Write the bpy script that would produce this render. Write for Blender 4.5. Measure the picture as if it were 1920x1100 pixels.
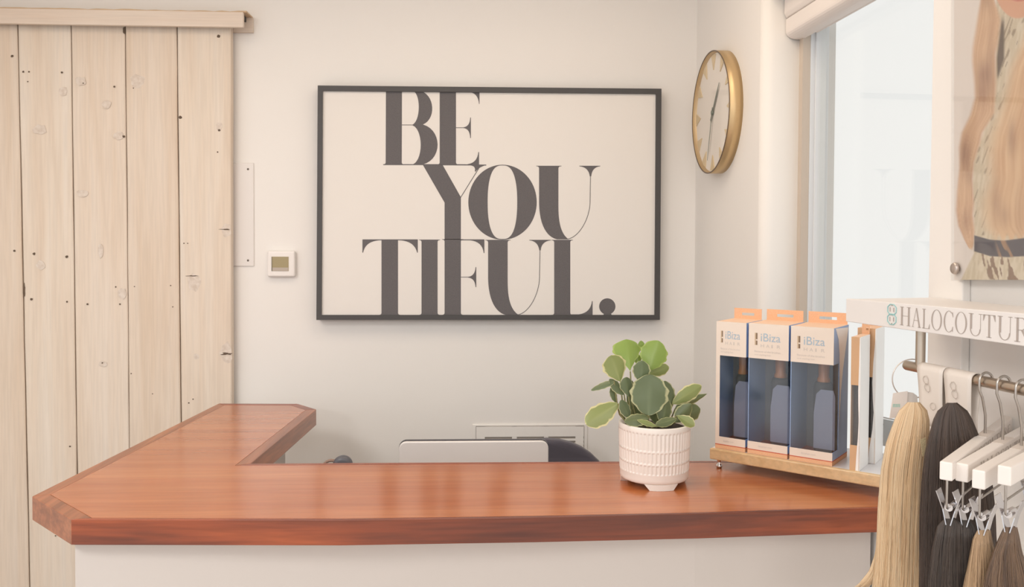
import bpy, bmesh, math, random
import numpy as np
from mathutils import Vector, Matrix, Euler

random.seed(7)
rng = np.random.default_rng(11)
PI = math.pi
scene = bpy.context.scene
for o in list(bpy.data.objects):
    bpy.data.objects.remove(o)
C = scene.collection

# ------------------------------------------------------------------ camera
F = 1600.0                                   # focal length in pixels of the 1920 wide photograph
CAM = Vector((0.0, 0.0, 1.70))
YAW, PITCH, ROLL, SHY = math.radians(2.65), math.radians(1.5), math.radians(0.26), -63.0
ROT = (Matrix.Rotation(-YAW, 3, 'Z') @ Matrix.Rotation(PI/2 - PITCH, 3, 'X') @ Matrix.Rotation(ROLL, 3, 'Z'))
cd = bpy.data.cameras.new('camera')
cam = bpy.data.objects.new('camera', cd)
C.objects.link(cam)
cam.matrix_world = Matrix.Translation(CAM) @ ROT.to_4x4()
cd.sensor_width = 36.0
cd.lens = 36.0*F/1920.0
cd.shift_y = SHY/1920.0
cd.clip_start = 0.05
scene.camera = cam

# ------------------------------------------------------------------ light
scene.view_settings.view_transform = 'Standard'
scene.view_settings.look = 'None'
scene.view_settings.exposure = 0.12
scene.view_settings.gamma = 1.0
scene.view_settings.use_curve_mapping = False
world = bpy.data.worlds.new('overcast_daylight')
scene.world = world
world.use_nodes = True
bg = world.node_tree.nodes['Background']
bg.inputs[0].default_value = (0.985, 0.988, 0.995, 1)
bg.inputs[1].default_value = 0.905

def unseen_ceiling_lamp(x, y, power, size=0.9, col=(1.0, 0.965, 0.91), z=2.93):
    d = bpy.data.lights.new('unseen_lamp_light', 'AREA')
    d.shape = 'SQUARE'; d.size = size; d.energy = power; d.color = col
    o = bpy.data.objects.new('unseen_lamp_light', d)
    o.location = (x, y, z)
    C.objects.link(o)
    return o
LAMPS = [(-1.3, 2.2, 6), (0.2, 2.2, 9), (-1.85, 0.2, 38), (0.35, -0.8, 8), (-1.85, -3.8, 105), (0.35, -3.8, 80)]  # first two warm the upper wall; the neutral rest are added unseen fill
for lx, ly, lp in LAMPS:
    unseen_ceiling_lamp(lx, ly, lp, col=(1.0, 0.82, 0.63) if ly > 1 else (1.0, 0.982, 0.962))

# ------------------------------------------------------------------ pixel measuring helpers
def ray(px, py):
    v = Vector(((px - 960.0)/F, (550.0 - py)/F + SHY/F, -1.0))
    return (ROT @ v)
def hit(px, py, p0, n):
    r = ray(px, py)
    t = (Vector(p0) - CAM).dot(n)/r.dot(n)
    return CAM + r*t
def on_y(px, py, Y): return hit(px, py, (0, Y, 0), Vector((0, 1, 0)))
def on_z(px, py, Z): return hit(px, py, (0, 0, Z), Vector((0, 0, 1)))
def hdir(px):
    """horizontal unit direction seen at pixel column px on the horizon"""
    r = ray(px, 447.0); r.z = 0
    return r.normalized()
FWD = hdir(960)
def at_d(px, py, d):
    """point at distance d along the camera's level axis"""
    return hit(px, py, CAM + FWD*d, FWD)

class Frame:
    """a vertical plane: origin o, horizontal axis s, outward normal n (towards the room)"""
    def __init__(self, o, s, n):
        self.o, self.s, self.n = Vector(o), Vector(s), Vector(n)
    def p(self, s, z, out=0.0):
        return Vector((self.o.x, self.o.y, 0)) + self.s*s + self.n*out + Vector((0, 0, z))
    def sz(self, px, py, out=0.0):
        q = hit(px, py, self.o + self.n*out, self.n)
        return (q - self.o).dot(self.s), q.z
    def px(self, px, py, out=0.0):
        return hit(px, py, self.o + self.n*out, self.n)

# ------------------------------------------------------------------ materials
def lin(c):
    return tuple(((v/255.0)/12.92 if v/255.0 <= 0.04045 else ((v/255.0 + 0.055)/1.055)**2.4) for v in c)
MATS = {}
def mat(name, col, rough=0.6, metal=0.0, spec=0.5, noise=None, bump=None, coat=0.0, trans=0.0, attr=None, sheen=0.0, sss=0.0):
    """col in sRGB 0-255; noise=(scale vec3, second colour, detail); bump=(scale vec3, strength, distance)"""
    if name in MATS: return MATS[name]
    m = bpy.data.materials.new(name); m.use_nodes = True
    nt = m.node_tree; b = nt.nodes['Principled BSDF']
    b.inputs['Base Color'].default_value = (*lin(col), 1)
    b.inputs['Roughness'].default_value = rough
    b.inputs['Metallic'].default_value = metal
    b.inputs['Specular IOR Level'].default_value = spec
    b.inputs['Coat Weight'].default_value = coat
    b.inputs['Coat Roughness'].default_value = 0.12
    b.inputs['Transmission Weight'].default_value = trans
    b.inputs['Sheen Weight'].default_value = sheen
    if attr:
        a = nt.nodes.new('ShaderNodeAttribute'); a.attribute_name = attr
        nt.links.new(a.outputs['Color'], b.inputs['Base Color'])
    if noise or bump:
        tc = nt.nodes.new('ShaderNodeTexCoord')
    if noise:
        sc, c2, det = noise
        mp = nt.nodes.new('ShaderNodeMapping'); mp.inputs['Scale'].default_value = sc
        nt.links.new(tc.outputs['Object'], mp.inputs['Vector'])
        nz = nt.nodes.new('ShaderNodeTexNoise'); nz.inputs['Scale'].default_value = 1.0
        nz.inputs['Detail'].default_value = det
        nt.links.new(mp.outputs[0], nz.inputs['Vector'])
        rp = nt.nodes.new('ShaderNodeValToRGB')
        rp.color_ramp.elements[0].position = 0.35; rp.color_ramp.elements[1].position = 0.65
        rp.color_ramp.elements[0].color = (*lin(c2), 1); rp.color_ramp.elements[1].color = (*lin(col), 1)
        nt.links.new(nz.outputs['Fac'], rp.inputs[0])
        nt.links.new(rp.outputs[0], b.inputs['Base Color'])
    if bump:
        sc, st, dist = bump
        mp2 = nt.nodes.new('ShaderNodeMapping'); mp2.inputs['Scale'].default_value = sc
        nt.links.new(tc.outputs['Object'], mp2.inputs['Vector'])
        nz2 = nt.nodes.new('ShaderNodeTexNoise'); nz2.inputs['Scale'].default_value = 1.0
        nz2.inputs['Detail'].default_value = 4.0
        nt.links.new(mp2.outputs[0], nz2.inputs['Vector'])
        bp = nt.nodes.new('ShaderNodeBump'); bp.inputs['Strength'].default_value = st; bp.inputs['Distance'].default_value = dist
        nt.links.new(nz2.outputs['Fac'], bp.inputs['Height'])
        nt.links.new(bp.outputs[0], b.inputs['Normal'])
    MATS[name] = m
    return m

def film(name, tint=(255, 255, 255), gloss=0.12, rough=0.05):
    """thin clear sheet: mostly see-through with a fresnel gloss"""
    m = bpy.data.materials.new(name); m.use_nodes = True
    nt = m.node_tree; nt.nodes.clear()
    out = nt.nodes.new('ShaderNodeOutputMaterial')
    t = nt.nodes.new('ShaderNodeBsdfTransparent'); t.inputs[0].default_value = (*lin(tint), 1)
    g = nt.nodes.new('ShaderNodeBsdfGlossy'); g.inputs['Roughness'].default_value = rough
    # Schlick reflectance, the same from either side; gloss = reflectance seen head-on
    ge = nt.nodes.new('ShaderNodeNewGeometry')
    dp = nt.nodes.new('ShaderNodeVectorMath'); dp.operation = 'DOT_PRODUCT'
    nt.links.new(ge.outputs['Normal'], dp.inputs[0]); nt.links.new(ge.outputs['Incoming'], dp.inputs[1])
    def mth(op, x, y):
        q = nt.nodes.new('ShaderNodeMath'); q.operation = op
        for i_, v_ in enumerate((x, y)):
            if v_ is None: continue
            if isinstance(v_, (int, float)): q.inputs[i_].default_value = v_
            else: nt.links.new(v_, q.inputs[i_])
        return q.outputs[0]
    k = mth('POWER', mth('SUBTRACT', 1.0, mth('ABSOLUTE', dp.outputs['Value'], None)), 5.0)
    fac = mth('MULTIPLY_ADD', k, (1.0 - gloss)*0.4); fac.node.inputs[2].default_value = gloss
    mx = nt.nodes.new('ShaderNodeMixShader')
    nt.links.new(fac, mx.inputs[0])
    nt.links.new(t.outputs[0], mx.inputs[1]); nt.links.new(g.outputs[0], mx.inputs[2])
    nt.links.new(mx.outputs[0], out.inputs[0])
    MATS[name] = m
    return m

def wood(name, c1, c2, c3, axis='X', rough=0.3, coat=0.3, big=2.2, fine=160.0, amt=0.5, seed=0.0):
    """long grained wood; axis is the direction of the grain"""
    m = bpy.data.materials.new(name); m.use_nodes = True
    nt = m.node_tree; b = nt.nodes['Principled BSDF']
    b.inputs['Roughness'].default_value = rough
    b.inputs['Coat Weight'].default_value = coat
    b.inputs['Coat Roughness'].default_value = 0.16
    tc = nt.nodes.new('ShaderNodeTexCoord')
    def noise(along, across, det, dist=0.0):
        mp = nt.nodes.new('ShaderNodeMapping')
        mp.inputs['Scale'].default_value = {'X': (along, across, across), 'Y': (across, along, across), 'Z': (across, across, along)}[axis]
        mp.inputs['Location'].default_value = (seed, seed*1.7, seed*0.6)
        nt.links.new(tc.outputs['Object'], mp.inputs['Vector'])
        n = nt.nodes.new('ShaderNodeTexNoise'); n.inputs['Scale'].default_value = 1.0
        n.inputs['Detail'].default_value = det; n.inputs['Distortion'].default_value = dist
        nt.links.new(mp.outputs[0], n.inputs['Vector'])
        return n.outputs['Fac']
    n1 = noise(big*0.5, big*9, 4.0, 0.6)
    n2 = noise(fine*0.045, fine, 2.0)
    rp = nt.nodes.new('ShaderNodeValToRGB')
    e = rp.color_ramp.elements
    e[0].position = 0.30; e[0].color = (*lin(c2), 1)
    e[1].position = 0.72; e[1].color = (*lin(c3), 1)
    k = e.new(0.5); k.color = (*lin(c1), 1)
    nt.links.new(n1, rp.inputs[0])
    mx = nt.nodes.new('ShaderNodeMix'); mx.data_type = 'RGBA'; mx.blend_type = 'MULTIPLY'
    rp2 = nt.nodes.new('ShaderNodeValToRGB')
    v = 1.0 - 0.35*amt
    rp2.color_ramp.elements[0].position = 0.38; rp2.color_ramp.elements[0].color = (v, v, v, 1)
    rp2.color_ramp.elements[1].position = 0.60; rp2.color_ramp.elements[1].color = (1, 1, 1, 1)
    nt.links.new(n2, rp2.inputs[0])
    mx.inputs['Factor'].default_value = 1.0
    nt.links.new(rp.outputs[0], mx.inputs['A']); nt.links.new(rp2.outputs[0], mx.inputs['B'])
    nt.links.new(mx.outputs['Result'], b.inputs['Base Color'])
    MATS[name] = m
    return m

M_WALL = mat('wall_paint', (242, 239, 235), 0.85, spec=0.2, bump=((90, 90, 90), 0.05, 0.002))
M_CEIL = mat('ceiling_paint', (244, 241, 238), 0.9, spec=0.1)
M_FLOOR = wood('floor_boards', (176, 170, 166), (158, 153, 149), (190, 184, 179), 'Y', 0.45, 0.1)
M_WHITE = mat('white_laminate', (233, 228, 224), 0.45)
M_WHITEM = mat('white_plastic', (242, 237, 233), 0.4)
M_ALU = mat('window_aluminium', (226, 229, 232), 0.4)
M_BLIND = mat('blind_casing', (236, 229, 224), 0.45)
M_LETTER = mat('letter_ink', (106, 103, 105), 0.85, spec=0.15, noise=((260, 260, 260), (112, 109, 110), 3))
M_FRAME = mat('charcoal_frame', (74, 72, 72), 0.5)
M_CANVAS = mat('print_canvas', (237, 233, 228), 0.9, spec=0.1, bump=((900, 900, 900), 0.15, 0.001))
M_BRASS = mat('brushed_brass', (214, 186, 142), 0.42, 0.75, bump=((40, 40, 900), 0.08, 0.001))
M_DARKRIM = mat('dark_rim', (116, 98, 82), 0.4, 0.3)
M_DIAL = mat('clock_dial', (238, 231, 222), 0.6)
M_MARK = mat('gold_marker', (222, 202, 164), 0.5, 0.1)
M_HAND = mat('clock_hand', (120, 128, 118), 0.5)
M_STEEL = mat('brushed_steel', (196, 184, 170), 0.32, 1.0, bump=((30, 30, 900), 0.05, 0.001))
M_CHROME = mat('polished_chrome', (225, 222, 220), 0.12, 1.0)
M_DARK = mat('dark_gap', (70, 66, 64), 0.8)
M_NAIL = mat('nail_hole', (104, 88, 74), 0.9)
M_KNOT = mat('whitewashed_knot', (228, 217, 206), 0.8, noise=((60, 60, 60), (212, 197, 183), 3))
M_SCREW = mat('screw_metal', (120, 112, 104), 0.5, 0.4)

# ------------------------------------------------------------------ mesh helpers
ORG = {}
class MB:
    def __init__(self):
        self.v, self.f, self.smooth = [], [], []
    def add(self, vs, fs, smooth=False):
        n = len(self.v)
        self.v += [Vector(p) for p in vs]
        self.f += [[i + n for i in f] for f in fs]
        self.smooth += [smooth]*len(fs)
        return self
    def hexa(self, p):
        """8 corners: bottom 0-3, top 4-7"""
        return self.add(p, [[3, 2, 1, 0], [4, 5, 6, 7], [0, 1, 5, 4], [1, 2, 6, 5], [2, 3, 7, 6], [3, 0, 4, 7]])
    def box(self, lo, hi):
        (a, b, c), (d, e, f) = lo, hi
        return self.hexa([(a, b, c), (d, b, c), (d, e, c), (a, e, c), (a, b, f), (d, b, f), (d, e, f), (a, e, f)])
    def fbox(self, fr, s0, s1, z0, z1, n0, n1):
        P = fr.p
        return self.hexa([P(s0, z0, n1), P(s1, z0, n1), P(s1, z0, n0), P(s0, z0, n0), P(s0, z1, n1), P(s1, z1, n1), P(s1, z1, n0), P(s0, z1, n0)])
    def prism(self, poly, off):
        """closed polygon of 3-D points extruded by vector off"""
        n = len(poly); off = Vector(off)
        vs = [Vector(p) for p in poly] + [Vector(p) + off for p in poly]
        fs = [list(range(n))[::-1], list(range(n, 2*n))] + [[i, (i+1) % n, n + (i+1) % n, n + i] for i in range(n)]
        return self.add(vs, fs)
    def poly(self, pts):
        return self.add(pts, [list(range(len(pts)))])
    def tube(self, pts, r, n=8, cap=True, closed=False):
        pts = [Vector(p) for p in pts]; m = len(pts)
        rr = r if isinstance(r, (list, tuple)) else [r]*m
        rings = []
        up = None
        for i, p in enumerate(pts):
            a = pts[(i-1) % m] if (closed or i > 0) else pts[i]
            b = pts[(i+1) % m] if (closed or i < m-1) else pts[i]
            t = (b - a).normalized()
            if up is None:
                up = Vector((0, 0, 1)) if abs(t.z) < 0.9 else Vector((1, 0, 0))
            x = t.cross(up).normalized(); y = x.cross(t).normalized(); up = y
            rings.append([p + (x*math.cos(2*PI*k/n) + y*math.sin(2*PI*k/n))*rr[i] for k in range(n)])
        vs = [q for r_ in rings for q in r_]
        fs = []
        for i in range(m if closed else m-1):
            j = (i+1) % m
            for k in range(n):
                fs.append([i*n+k, i*n+(k+1) % n, j*n+(k+1) % n, j*n+k])
        self.add(vs, fs, True)
        if cap and not closed:
            self.add(rings[0], [list(range(n))[::-1]]); self.add(rings[-1], [list(range(n))])
        return self
    def lathe(self, prof, c, n=48, axis=None, smooth=True):
        """profile (r, h) turned about the axis through c"""
        z = Vector(axis or (0, 0, 1)).normalized()
        x = z.orthogonal().normalized(); y = z.cross(x)
        c = Vector(c)
        vs, fs = [], []
        for (r, h) in prof:
            for k in range(n):
                a = 2*PI*k/n
                vs.append(c + z*h + (x*math.cos(a) + y*math.sin(a))*r)
        for i in range(len(prof)-1):
            for k in range(n):
                fs.append([i*n+k, i*n+(k+1) % n, (i+1)*n+(k+1) % n, (i+1)*n+k])
        return self.add(vs, fs, smooth)
    def build(self, name, m, parent=None, bevel=0.0, segs=2, weld=0.0):
        o0 = ORG.get(parent.as_pointer(), Vector((0, 0, 0))) if parent else Vector((0, 0, 0))
        me = bpy.data.meshes.new(name)
        me.from_pydata([tuple(p - o0) for p in self.v], [], self.f)
        me.polygons.foreach_set('use_smooth', self.smooth)
        if weld or bevel:
            bm = bmesh.new(); bm.from_mesh(me)
            if weld: bmesh.ops.remove_doubles(bm, verts=bm.verts, dist=weld)
            bmesh.ops.recalc_face_normals(bm, faces=bm.faces)
            if bevel:
                ed = [e for e in bm.edges if len(e.link_faces) == 2 and e.calc_face_angle(0) > 0.5]
                bmesh.ops.bevel(bm, geom=ed, offset=bevel, segments=segs, affect='EDGES', profile=0.5, clamp_overlap=True)
            bm.to_mesh(me); bm.free()
        me.materials.append(m)
        me.update()
        o = bpy.data.objects.new(name, me); C.objects.link(o)
        if parent:
            o.parent = parent; ORG[o.as_pointer()] = o0
        return o

def thing(name, label, cat, loc=(0, 0, 0), group=None):
    o = bpy.data.objects.new(name, None); C.objects.link(o)
    o.empty_display_size = 0.05
    o.location = loc; ORG[o.as_pointer()] = Vector(loc)
    return tag(o, label, cat, group)
def tag(o, label, cat, group=None):
    o['label'] = label; o['category'] = cat
    if group: o['group'] = group
    return o
def struct(o):
    o['kind'] = 'structure'; return o
def lab(o, s):
    o['label'] = s; return o
def np_mesh(name, verts, faces, m, parent=None, cols=None, smooth=True):
    """numpy mesh with quads and an optional per-vertex colour"""
    o0 = ORG.get(parent.as_pointer(), Vector((0, 0, 0))) if parent else Vector((0, 0, 0))
    me = bpy.data.meshes.new(name)
    V = np.asarray(verts, dtype=np.float32) - np.array(o0, dtype=np.float32)
    Fc = np.asarray(faces, dtype=np.int32)
    me.vertices.add(len(V)); me.vertices.foreach_set('co', V.ravel())
    me.loops.add(Fc.size); me.loops.foreach_set('vertex_index', Fc.ravel())
    me.polygons.add(len(Fc))
    me.polygons.foreach_set('loop_start', np.arange(0, Fc.size, Fc.shape[1], dtype=np.int32))
    me.polygons.foreach_set('use_smooth', np.full(len(Fc), smooth))
    me.update(calc_edges=True)
    if cols is not None:
        a = me.color_attributes.new('tint', 'FLOAT_COLOR', 'POINT')
        a.data.foreach_set('color', np.asarray(cols, dtype=np.float32).ravel())
    me.materials.append(m)
    o = bpy.data.objects.new(name, me); C.objects.link(o)
    if parent:
        o.parent = parent; ORG[o.as_pointer()] = o0
    return o

# ================================================================== ROOM
YW = 3.50
CEIL = 2.95
corner = on_y(1303, 447, YW)
dw = -hdir(840)                               # along the right wall, towards the camera
nw = Vector((dw.y, -dw.x, 0))                 # into the room (left)
if nw.x > 0: nw = -nw
WR = Frame(corner, dw, nw)
XL = -2.35
YF = -5.4

struct(MB().box((XL-0.1, YF-0.1, -0.1), (2.6, YW+0.15, 0.0)).build('floor', M_FLOOR))
struct(MB().box((XL-0.1, YF-0.1, CEIL), (2.6, YW+0.15, CEIL+0.1)).build('ceiling', M_CEIL))
struct(MB().box((XL-0.1, YW, 0.0), (corner.x+0.35, YW+0.12, CEIL)).build('wall_back', M_WALL))
# left wall with a wide open gap beside and behind the camera, added for daylight fill
lw = MB().box((XL-0.1, 2.3, 0.0), (XL, YW, CEIL)).box((XL-0.1, YF-0.1, 0.0), (XL, YF+0.15, CEIL))
lw.box((XL-0.1, YF+0.15, 0.0), (XL, 2.3, 0.45)).box((XL-0.1, YF+0.15, 2.75), (XL, 2.3, CEIL))
struct(lw.build('wall_left', M_WALL))
# right wall: far pier with a rounded corner, sill, header and the near stretch
s_far, _ = WR.sz(1421, 447)
s_near, _ = WR.sz(1742, 447, 0.018)
s_end = s_near + 5.2
Z_SILL, Z_HEAD = 1.07 - 0.058 - 0.001, 2.50
TH = 0.24
RB = 0.035
prof = [(-0.02, 0.0), (s_far, 0.0)]
for k in range(1, 9):
    a = k/8*PI/2
    prof.append((s_far + RB*math.sin(a), -RB + RB*math.cos(a)))
prof += [(s_far + RB, -TH), (-0.02, -TH)]
wb = MB()
n = len(prof)
lo = [WR.p(s, 0, o_) for s, o_ in prof]; hi = [WR.p(s, CEIL, o_) for s, o_ in prof]
wb.add(lo + hi, [list(range(n)), list(range(2*n-1, n-1, -1))] + [[(i+1) % n, i, n+i, n+(i+1) % n] for i in range(n)])
for i in range(2, n+2):
    pass
s_j = s_far + RB
wb.fbox(WR, s_j, s_near, 0, Z_SILL, -TH, 0)
wb.fbox(WR, s_j, s_near, Z_HEAD, CEIL, -TH, 0)
wb.fbox(WR, s_near, s_end, 0, CEIL, -TH, 0)
w = struct(wb.build('wall_right', M_WALL))
for p in w.data.polygons:
    if len(p.vertices) == 4 and abs(p.normal.z) < 0.1 and p.index < n+2 and 3 <= p.index <= 11: p.use_smooth = True
# casing strip beside the window's near side
s_c0 = s_near; s_c1, _ = WR.sz(1806, 447, 0.018)
struct(MB().fbox(WR, s_c0, s_c1, 0.0, CEIL-0.001, 0.0, 0.018).build('trim_1', M_WALL, bevel=0.003))
# unseen front wall: low wall, two piers and lintel around a gap sized for daylight fill
fb = MB()
fb.box((XL, YF-0.1, 0), (2.5, YF, 0.2)); fb.box((XL, YF-0.1, 2.75), (2.5, YF, CEIL))
fb.box((XL, YF-0.1, 0.2), (XL+0.2, YF, 2.75)); fb.box((2.1, YF-0.1, 0.2), (2.5, YF, 2.75))
struct(fb.build('wall_front', M_WALL))

# window: plaster reveal is the wall; aluminium frame, glass and sill
win = bpy.data.objects.new('window_1', None); C.objects.link(win); struct(win); ORG[win.as_pointer()] = Vector((0, 0, 0))
fo0, fo1 = -0.205, -0.1435
MB().fbox(WR, s_j, s_j+0.028, Z_SILL, Z_HEAD, -0.143, -0.118).build('stop_bead', mat('stop_bead', (205, 192, 178), 0.7), win)
MB().fbox(WR, s_j, s_j+0.029, Z_SILL, Z_HEAD, fo0, fo1).fbox(WR, s_j+0.029, s_j+0.035, Z_SILL, Z_HEAD, fo0+0.01, fo1-0.015).build('frame_jamb', M_ALU, win, bevel=0.002)
MB().fbox(WR, s_near-0.045, s_near, Z_SILL, Z_HEAD, fo0, fo1).build('frame_jamb', M_ALU, win, bevel=0.002)
MB().fbox(WR, s_j+0.035, s_near-0.045, Z_HEAD-0.045, Z_HEAD, fo0, fo1).build('frame_head', M_ALU, win, bevel=0.002)
MB().fbox(WR, s_j+0.035, s_near-0.045, Z_SILL, Z_SILL+0.03, fo0, fo1).build('frame_sill', M_ALU, win, bevel=0.002)
M_GLASS = film('window_glass', (252, 252, 250), 0.04, 0.02)
MB().fbox(WR, s_j+0.028, s_near-0.04, Z_SILL+0.025, Z_HEAD-0.04, -0.175, -0.169).build('pane', M_GLASS, win)

# roller blind in the reveal
zb0 = WR.px(1476, 72, -0.07).z
zb1 = WR.px(1474, 34, -0.07).z
zb2 = WR.px(1472, 2, -0.07).z
bl = thing('roller_blind', 'white roller blind in its rounded casing at the top of the window', 'blind', WR.p((s_j+s_near)/2, zb0, -0.1))
def extr_s(fr, prof, s0, s1, mb=None, smooth=False):
    """profile of (out, z) run along s"""
    mb = mb or MB(); n = len(prof)
    a = [fr.p(s0, z, o_) for o_, z in prof]; b = [fr.p(s1, z, o_) for o_, z in prof]
    mb.add(a + b, [list(range(n)), list(range(2*n-1, n-1, -1))])
    mb.add(a + b, [[i, n+i, n+(i+1) % n, (i+1) % n] for i in range(n)], smooth)
    return mb
h = zb1 - zb0
pf = [(-0.07, zb1-0.004), (-0.07, zb0+h*0.35)]
for k in range(1, 7):
    a = k/6*PI/2
    pf.append((-0.07 - 0.036*(1-math.cos(a)), zb0 + h*0.35*(1-math.sin(a))))
pf += [(-0.125, zb0), (-0.125, zb1-0.004)]
extr_s(WR, pf, s_j+0.004, s_near-0.004).build('fascia', M_BLIND, bl)
pt = [(-0.066, zb2+0.03), (-0.064, zb1+0.015), (-0.072, zb1), (-0.125, zb1), (-0.125, zb2+0.03)]
extr_s(WR, pt, s_j+0.004, s_near-0.004).build('headrail', M_BLIND, bl, bevel=0.004)
zt = WR.px(1552, 46, -0.16).z
pr = [(-0.148+0.014*math.cos(k/12*2*PI), zt + 0.02*math.sin(k/12*2*PI) + 0.006) for k in range(12)]
extr_s(WR, pr, s_j+0.065, s_near-0.05, smooth=True).build('hem_bar', M_BLIND, bl)
MB().fbox(WR, s_j+0.065, s_near-0.05, zt+0.02, Z_HEAD-0.05, -0.149, -0.147).build('blind_fabric', mat('blind_fabric', (238, 232, 228), 0.8), bl)
MB().fbox(WR, s_j+0.06, s_j+0.066, zt+0.0, zt+0.03, -0.15, -0.138).build('end_bracket', mat('bracket', (110, 120, 125), 0.5), bl)

# ================================================================== BARN DOOR
YD = 3.445
door = thing('barn_door', 'whitewashed sliding barn door of vertical knotty planks at the left', 'door', on_y(200, 447, YD) * 1.0)
WOODW = [wood('whitewashed_pine_%d' % k, c1, c2, c3, 'Z', 0.75, 0.0, 2.0, 120.0, 0.16, seed=3.1*k)
         for k, (c1, c2, c3) in enumerate([((230, 215, 199), (225, 207, 188), (233, 221, 208)), ((227, 211, 194), (222, 203, 183), (231, 218, 204)), ((231, 217, 201), (226, 209, 191), (233, 222, 209))])]
seams_top = [-166, -68, 32.5, 132.5, 234.5, 331.5, 432.5]
seams_bot = [-146, -44, 55, 147, 245, 343, 435.5]          # at y = 1100
def seam(i, y):
    return seams_top[i] + (seams_bot[i]-seams_top[i])*(y-50)/1050.0
z_dt = on_y(200, 40, YD).z
planks = []
g = 0.0022
for i in range(6):
    t0, t1 = on_y(seam(i, 50), 50, YD), on_y(seam(i+1, 50), 50, YD)
    b0, b1 = on_y(seam(i, 1100), 1100, YD), on_y(seam(i+1, 1100), 1100, YD)
    def lerpx(p, q, z): return p.x + (q.x-p.x)*(z-p.z)/(q.z-p.z)
    N = 14; dy = random.uniform(-0.0015, 0.0015)
    wob = [random.uniform(-0.0009, 0.0009) for _ in range(2*(N+1))]
    vs = []
    for k in range(N+1):
        z = 0.015 + (z_dt - 0.015)*k/N
        xa, xb = lerpx(b0, t0, z) + g + wob[k], lerpx(b1, t1, z) - g + wob[N+1+k]
        if i == 5: xb += g
        vs += [(xa, YD+0.003+dy, z), (xa+0.004, YD+dy, z), (xb-0.004, YD+dy, z), (xb, YD+0.003+dy, z), (xb, YD+0.034, z), (xa, YD+0.034, z)]
    fs = [[5, 4, 3, 2, 1, 0], [6*N+q for q in range(6)]]
    for k in range(N):
        for q in range(6):
            fs.append([6*k+q, 6*k+(q+1) % 6, 6*k+6+(q+1) % 6, 6*k+6+q])
    planks.append(MB().add(vs, fs).build('plank', WOODW[i % 3], door))
def plank_of(px, py):
    for i in range(6):
        if seam(i, py) <= px < seam(i+1, py): return i
    return 5
def disc(px, py, rx, ry, Y, m, name, thick=0.0006, n=14, irr=0.0):
    c = on_y(px, py, Y); k = Y/F
    pts = []
    for q in range(n):
        j = 1 + irr*random.uniform(-1, 1)
        pts.append(c + Vector((math.cos(2*PI*q/n)*rx*k*j, 0, math.sin(2*PI*q/n)*ry*k*j)))
    return MB().prism(pts, (0, -thick, 0)).build(name, m, planks[plank_of(px, py)])
for px, py, r in [(22.5, 105, 2.4), (43.6, 134.5, 1.8), (54.5, 134.5, 1.6), (116, 136, 2), (214.5, 162.5, 1.9), (410, 68, 3.2), (338, 220, 3), (232, 256, 2.4),
                  (411, 244, 2.2), (27, 470, 2.3), (63.6, 475.6, 2.5), (125, 481, 2.6), (59, 561, 2.6), (125.5, 565.5, 1.9), (164, 570, 1.8), (217, 537.5, 1.4),
                  (225, 570, 1.6), (131, 836.6, 1.8), (408, 285, 1.4), (345, 456, 1.2), (352, 456, 1.1), (320, 535, 1.3), (252, 537, 1.2), (354, 755, 1.4), (362, 748, 1.3),
                  (104, 1004, 1.4), (85, 930, 1.5), (246, 700, 1.2), (156, 156, 1.3), (52, 153, 1.3), (250, 165, 1.2), (324, 575, 1.3), (286, 738, 1.1), (192, 680, 1.4)]:
    disc(px, py, r, r*0.9, YD-0.0012, M_NAIL, 'nail_hole', irr=0.2)
disc(45.5, 545, 1.6, 13, YD-0.0012, M_NAIL, 'crack', irr=0.25)
disc(233, 57, 2.2, 7, YD-0.0012, M_NAIL, 'crack', irr=0.25)
disc(423, 430, 10, 1.2, YD-0.0012, M_NAIL, 'crack', irr=0.4)
for px, py, rx, ry in [(364, 529, 12, 16), (424, 662, 11, 20), (411, 238, 6, 9), (74.5, 243, 12, 9), (151, 152, 10, 8), (118, 171, 8, 8), (222, 254, 9, 7), (76, 497, 8, 9), (154, 362, 10, 7),
                       (229, 550, 8, 10), (258, 152, 13, 12), (425, 432, 9, 12), (189, 470, 5, 14), (368, 668, 5, 6), (193, 682, 8, 5), (200, 196, 8, 8)]:
    disc(px, py, rx, ry, YD-0.0008, M_KNOT, 'knot', irr=0.16)
disc(425, 663, 9, 2.0, YD-0.0016, M_NAIL, 'crack', irr=0.5)
disc(360, 517, 9, 1.0, YD-0.0016, M_NAIL, 'crack', irr=0.5)
# header board with its box behind
p0, p1 = on_y(-170, 21, 3.40), on_y(456, 51, 3.40)
zt_, zb_ = on_y(456, 22.5, 3.40).z, on_y(456, 51, 3.40).z
rail = thing('barn_door_track', 'whitewashed box track board above the plank barn door', 'track', (p0.x*0.5+p1.x*0.5, 3.45, zb_))
M_HEAD = wood('whitewashed_header', (228, 212, 197), (223, 204, 187), (232, 219, 206), 'X', 0.75, 0.0, 2.0, 120.0, 0.15)
MB().box((p0.x, 3.40, zb_), (p1.x, 3.418, zt_)).build('fascia_board', M_HEAD, rail, bevel=0.002)
tb = MB()
for k in range(40):                            # ragged top board
    x0 = p0.x + (p1.x+0.012-p0.x)*k/40; x1 = p0.x + (p1.x+0.012-p0.x)*(k+1)/40
    if k == 0: hz = 0.006
    hz2 = 0.004 + random.uniform(-0.002, 0.003)
    tb.hexa([(x0, 3.404, zt_), (x1, 3.404, zt_), (x1, 3.50, zt_), (x0, 3.50, zt_), (x0, 3.404, zt_+hz), (x1, 3.404, zt_+hz2), (x1, 3.50, zt_+hz2), (x0, 3.50, zt_+hz)])
    hz = hz2
tb.build('top_board', mat('raw_board_edge', (206, 178, 146), 0.8), rail)
MB().box((p0.x, 3.482, zb_), (p1.x+0.016, 3.499, zt_)).build('back_board', M_HEAD, rail)
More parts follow.
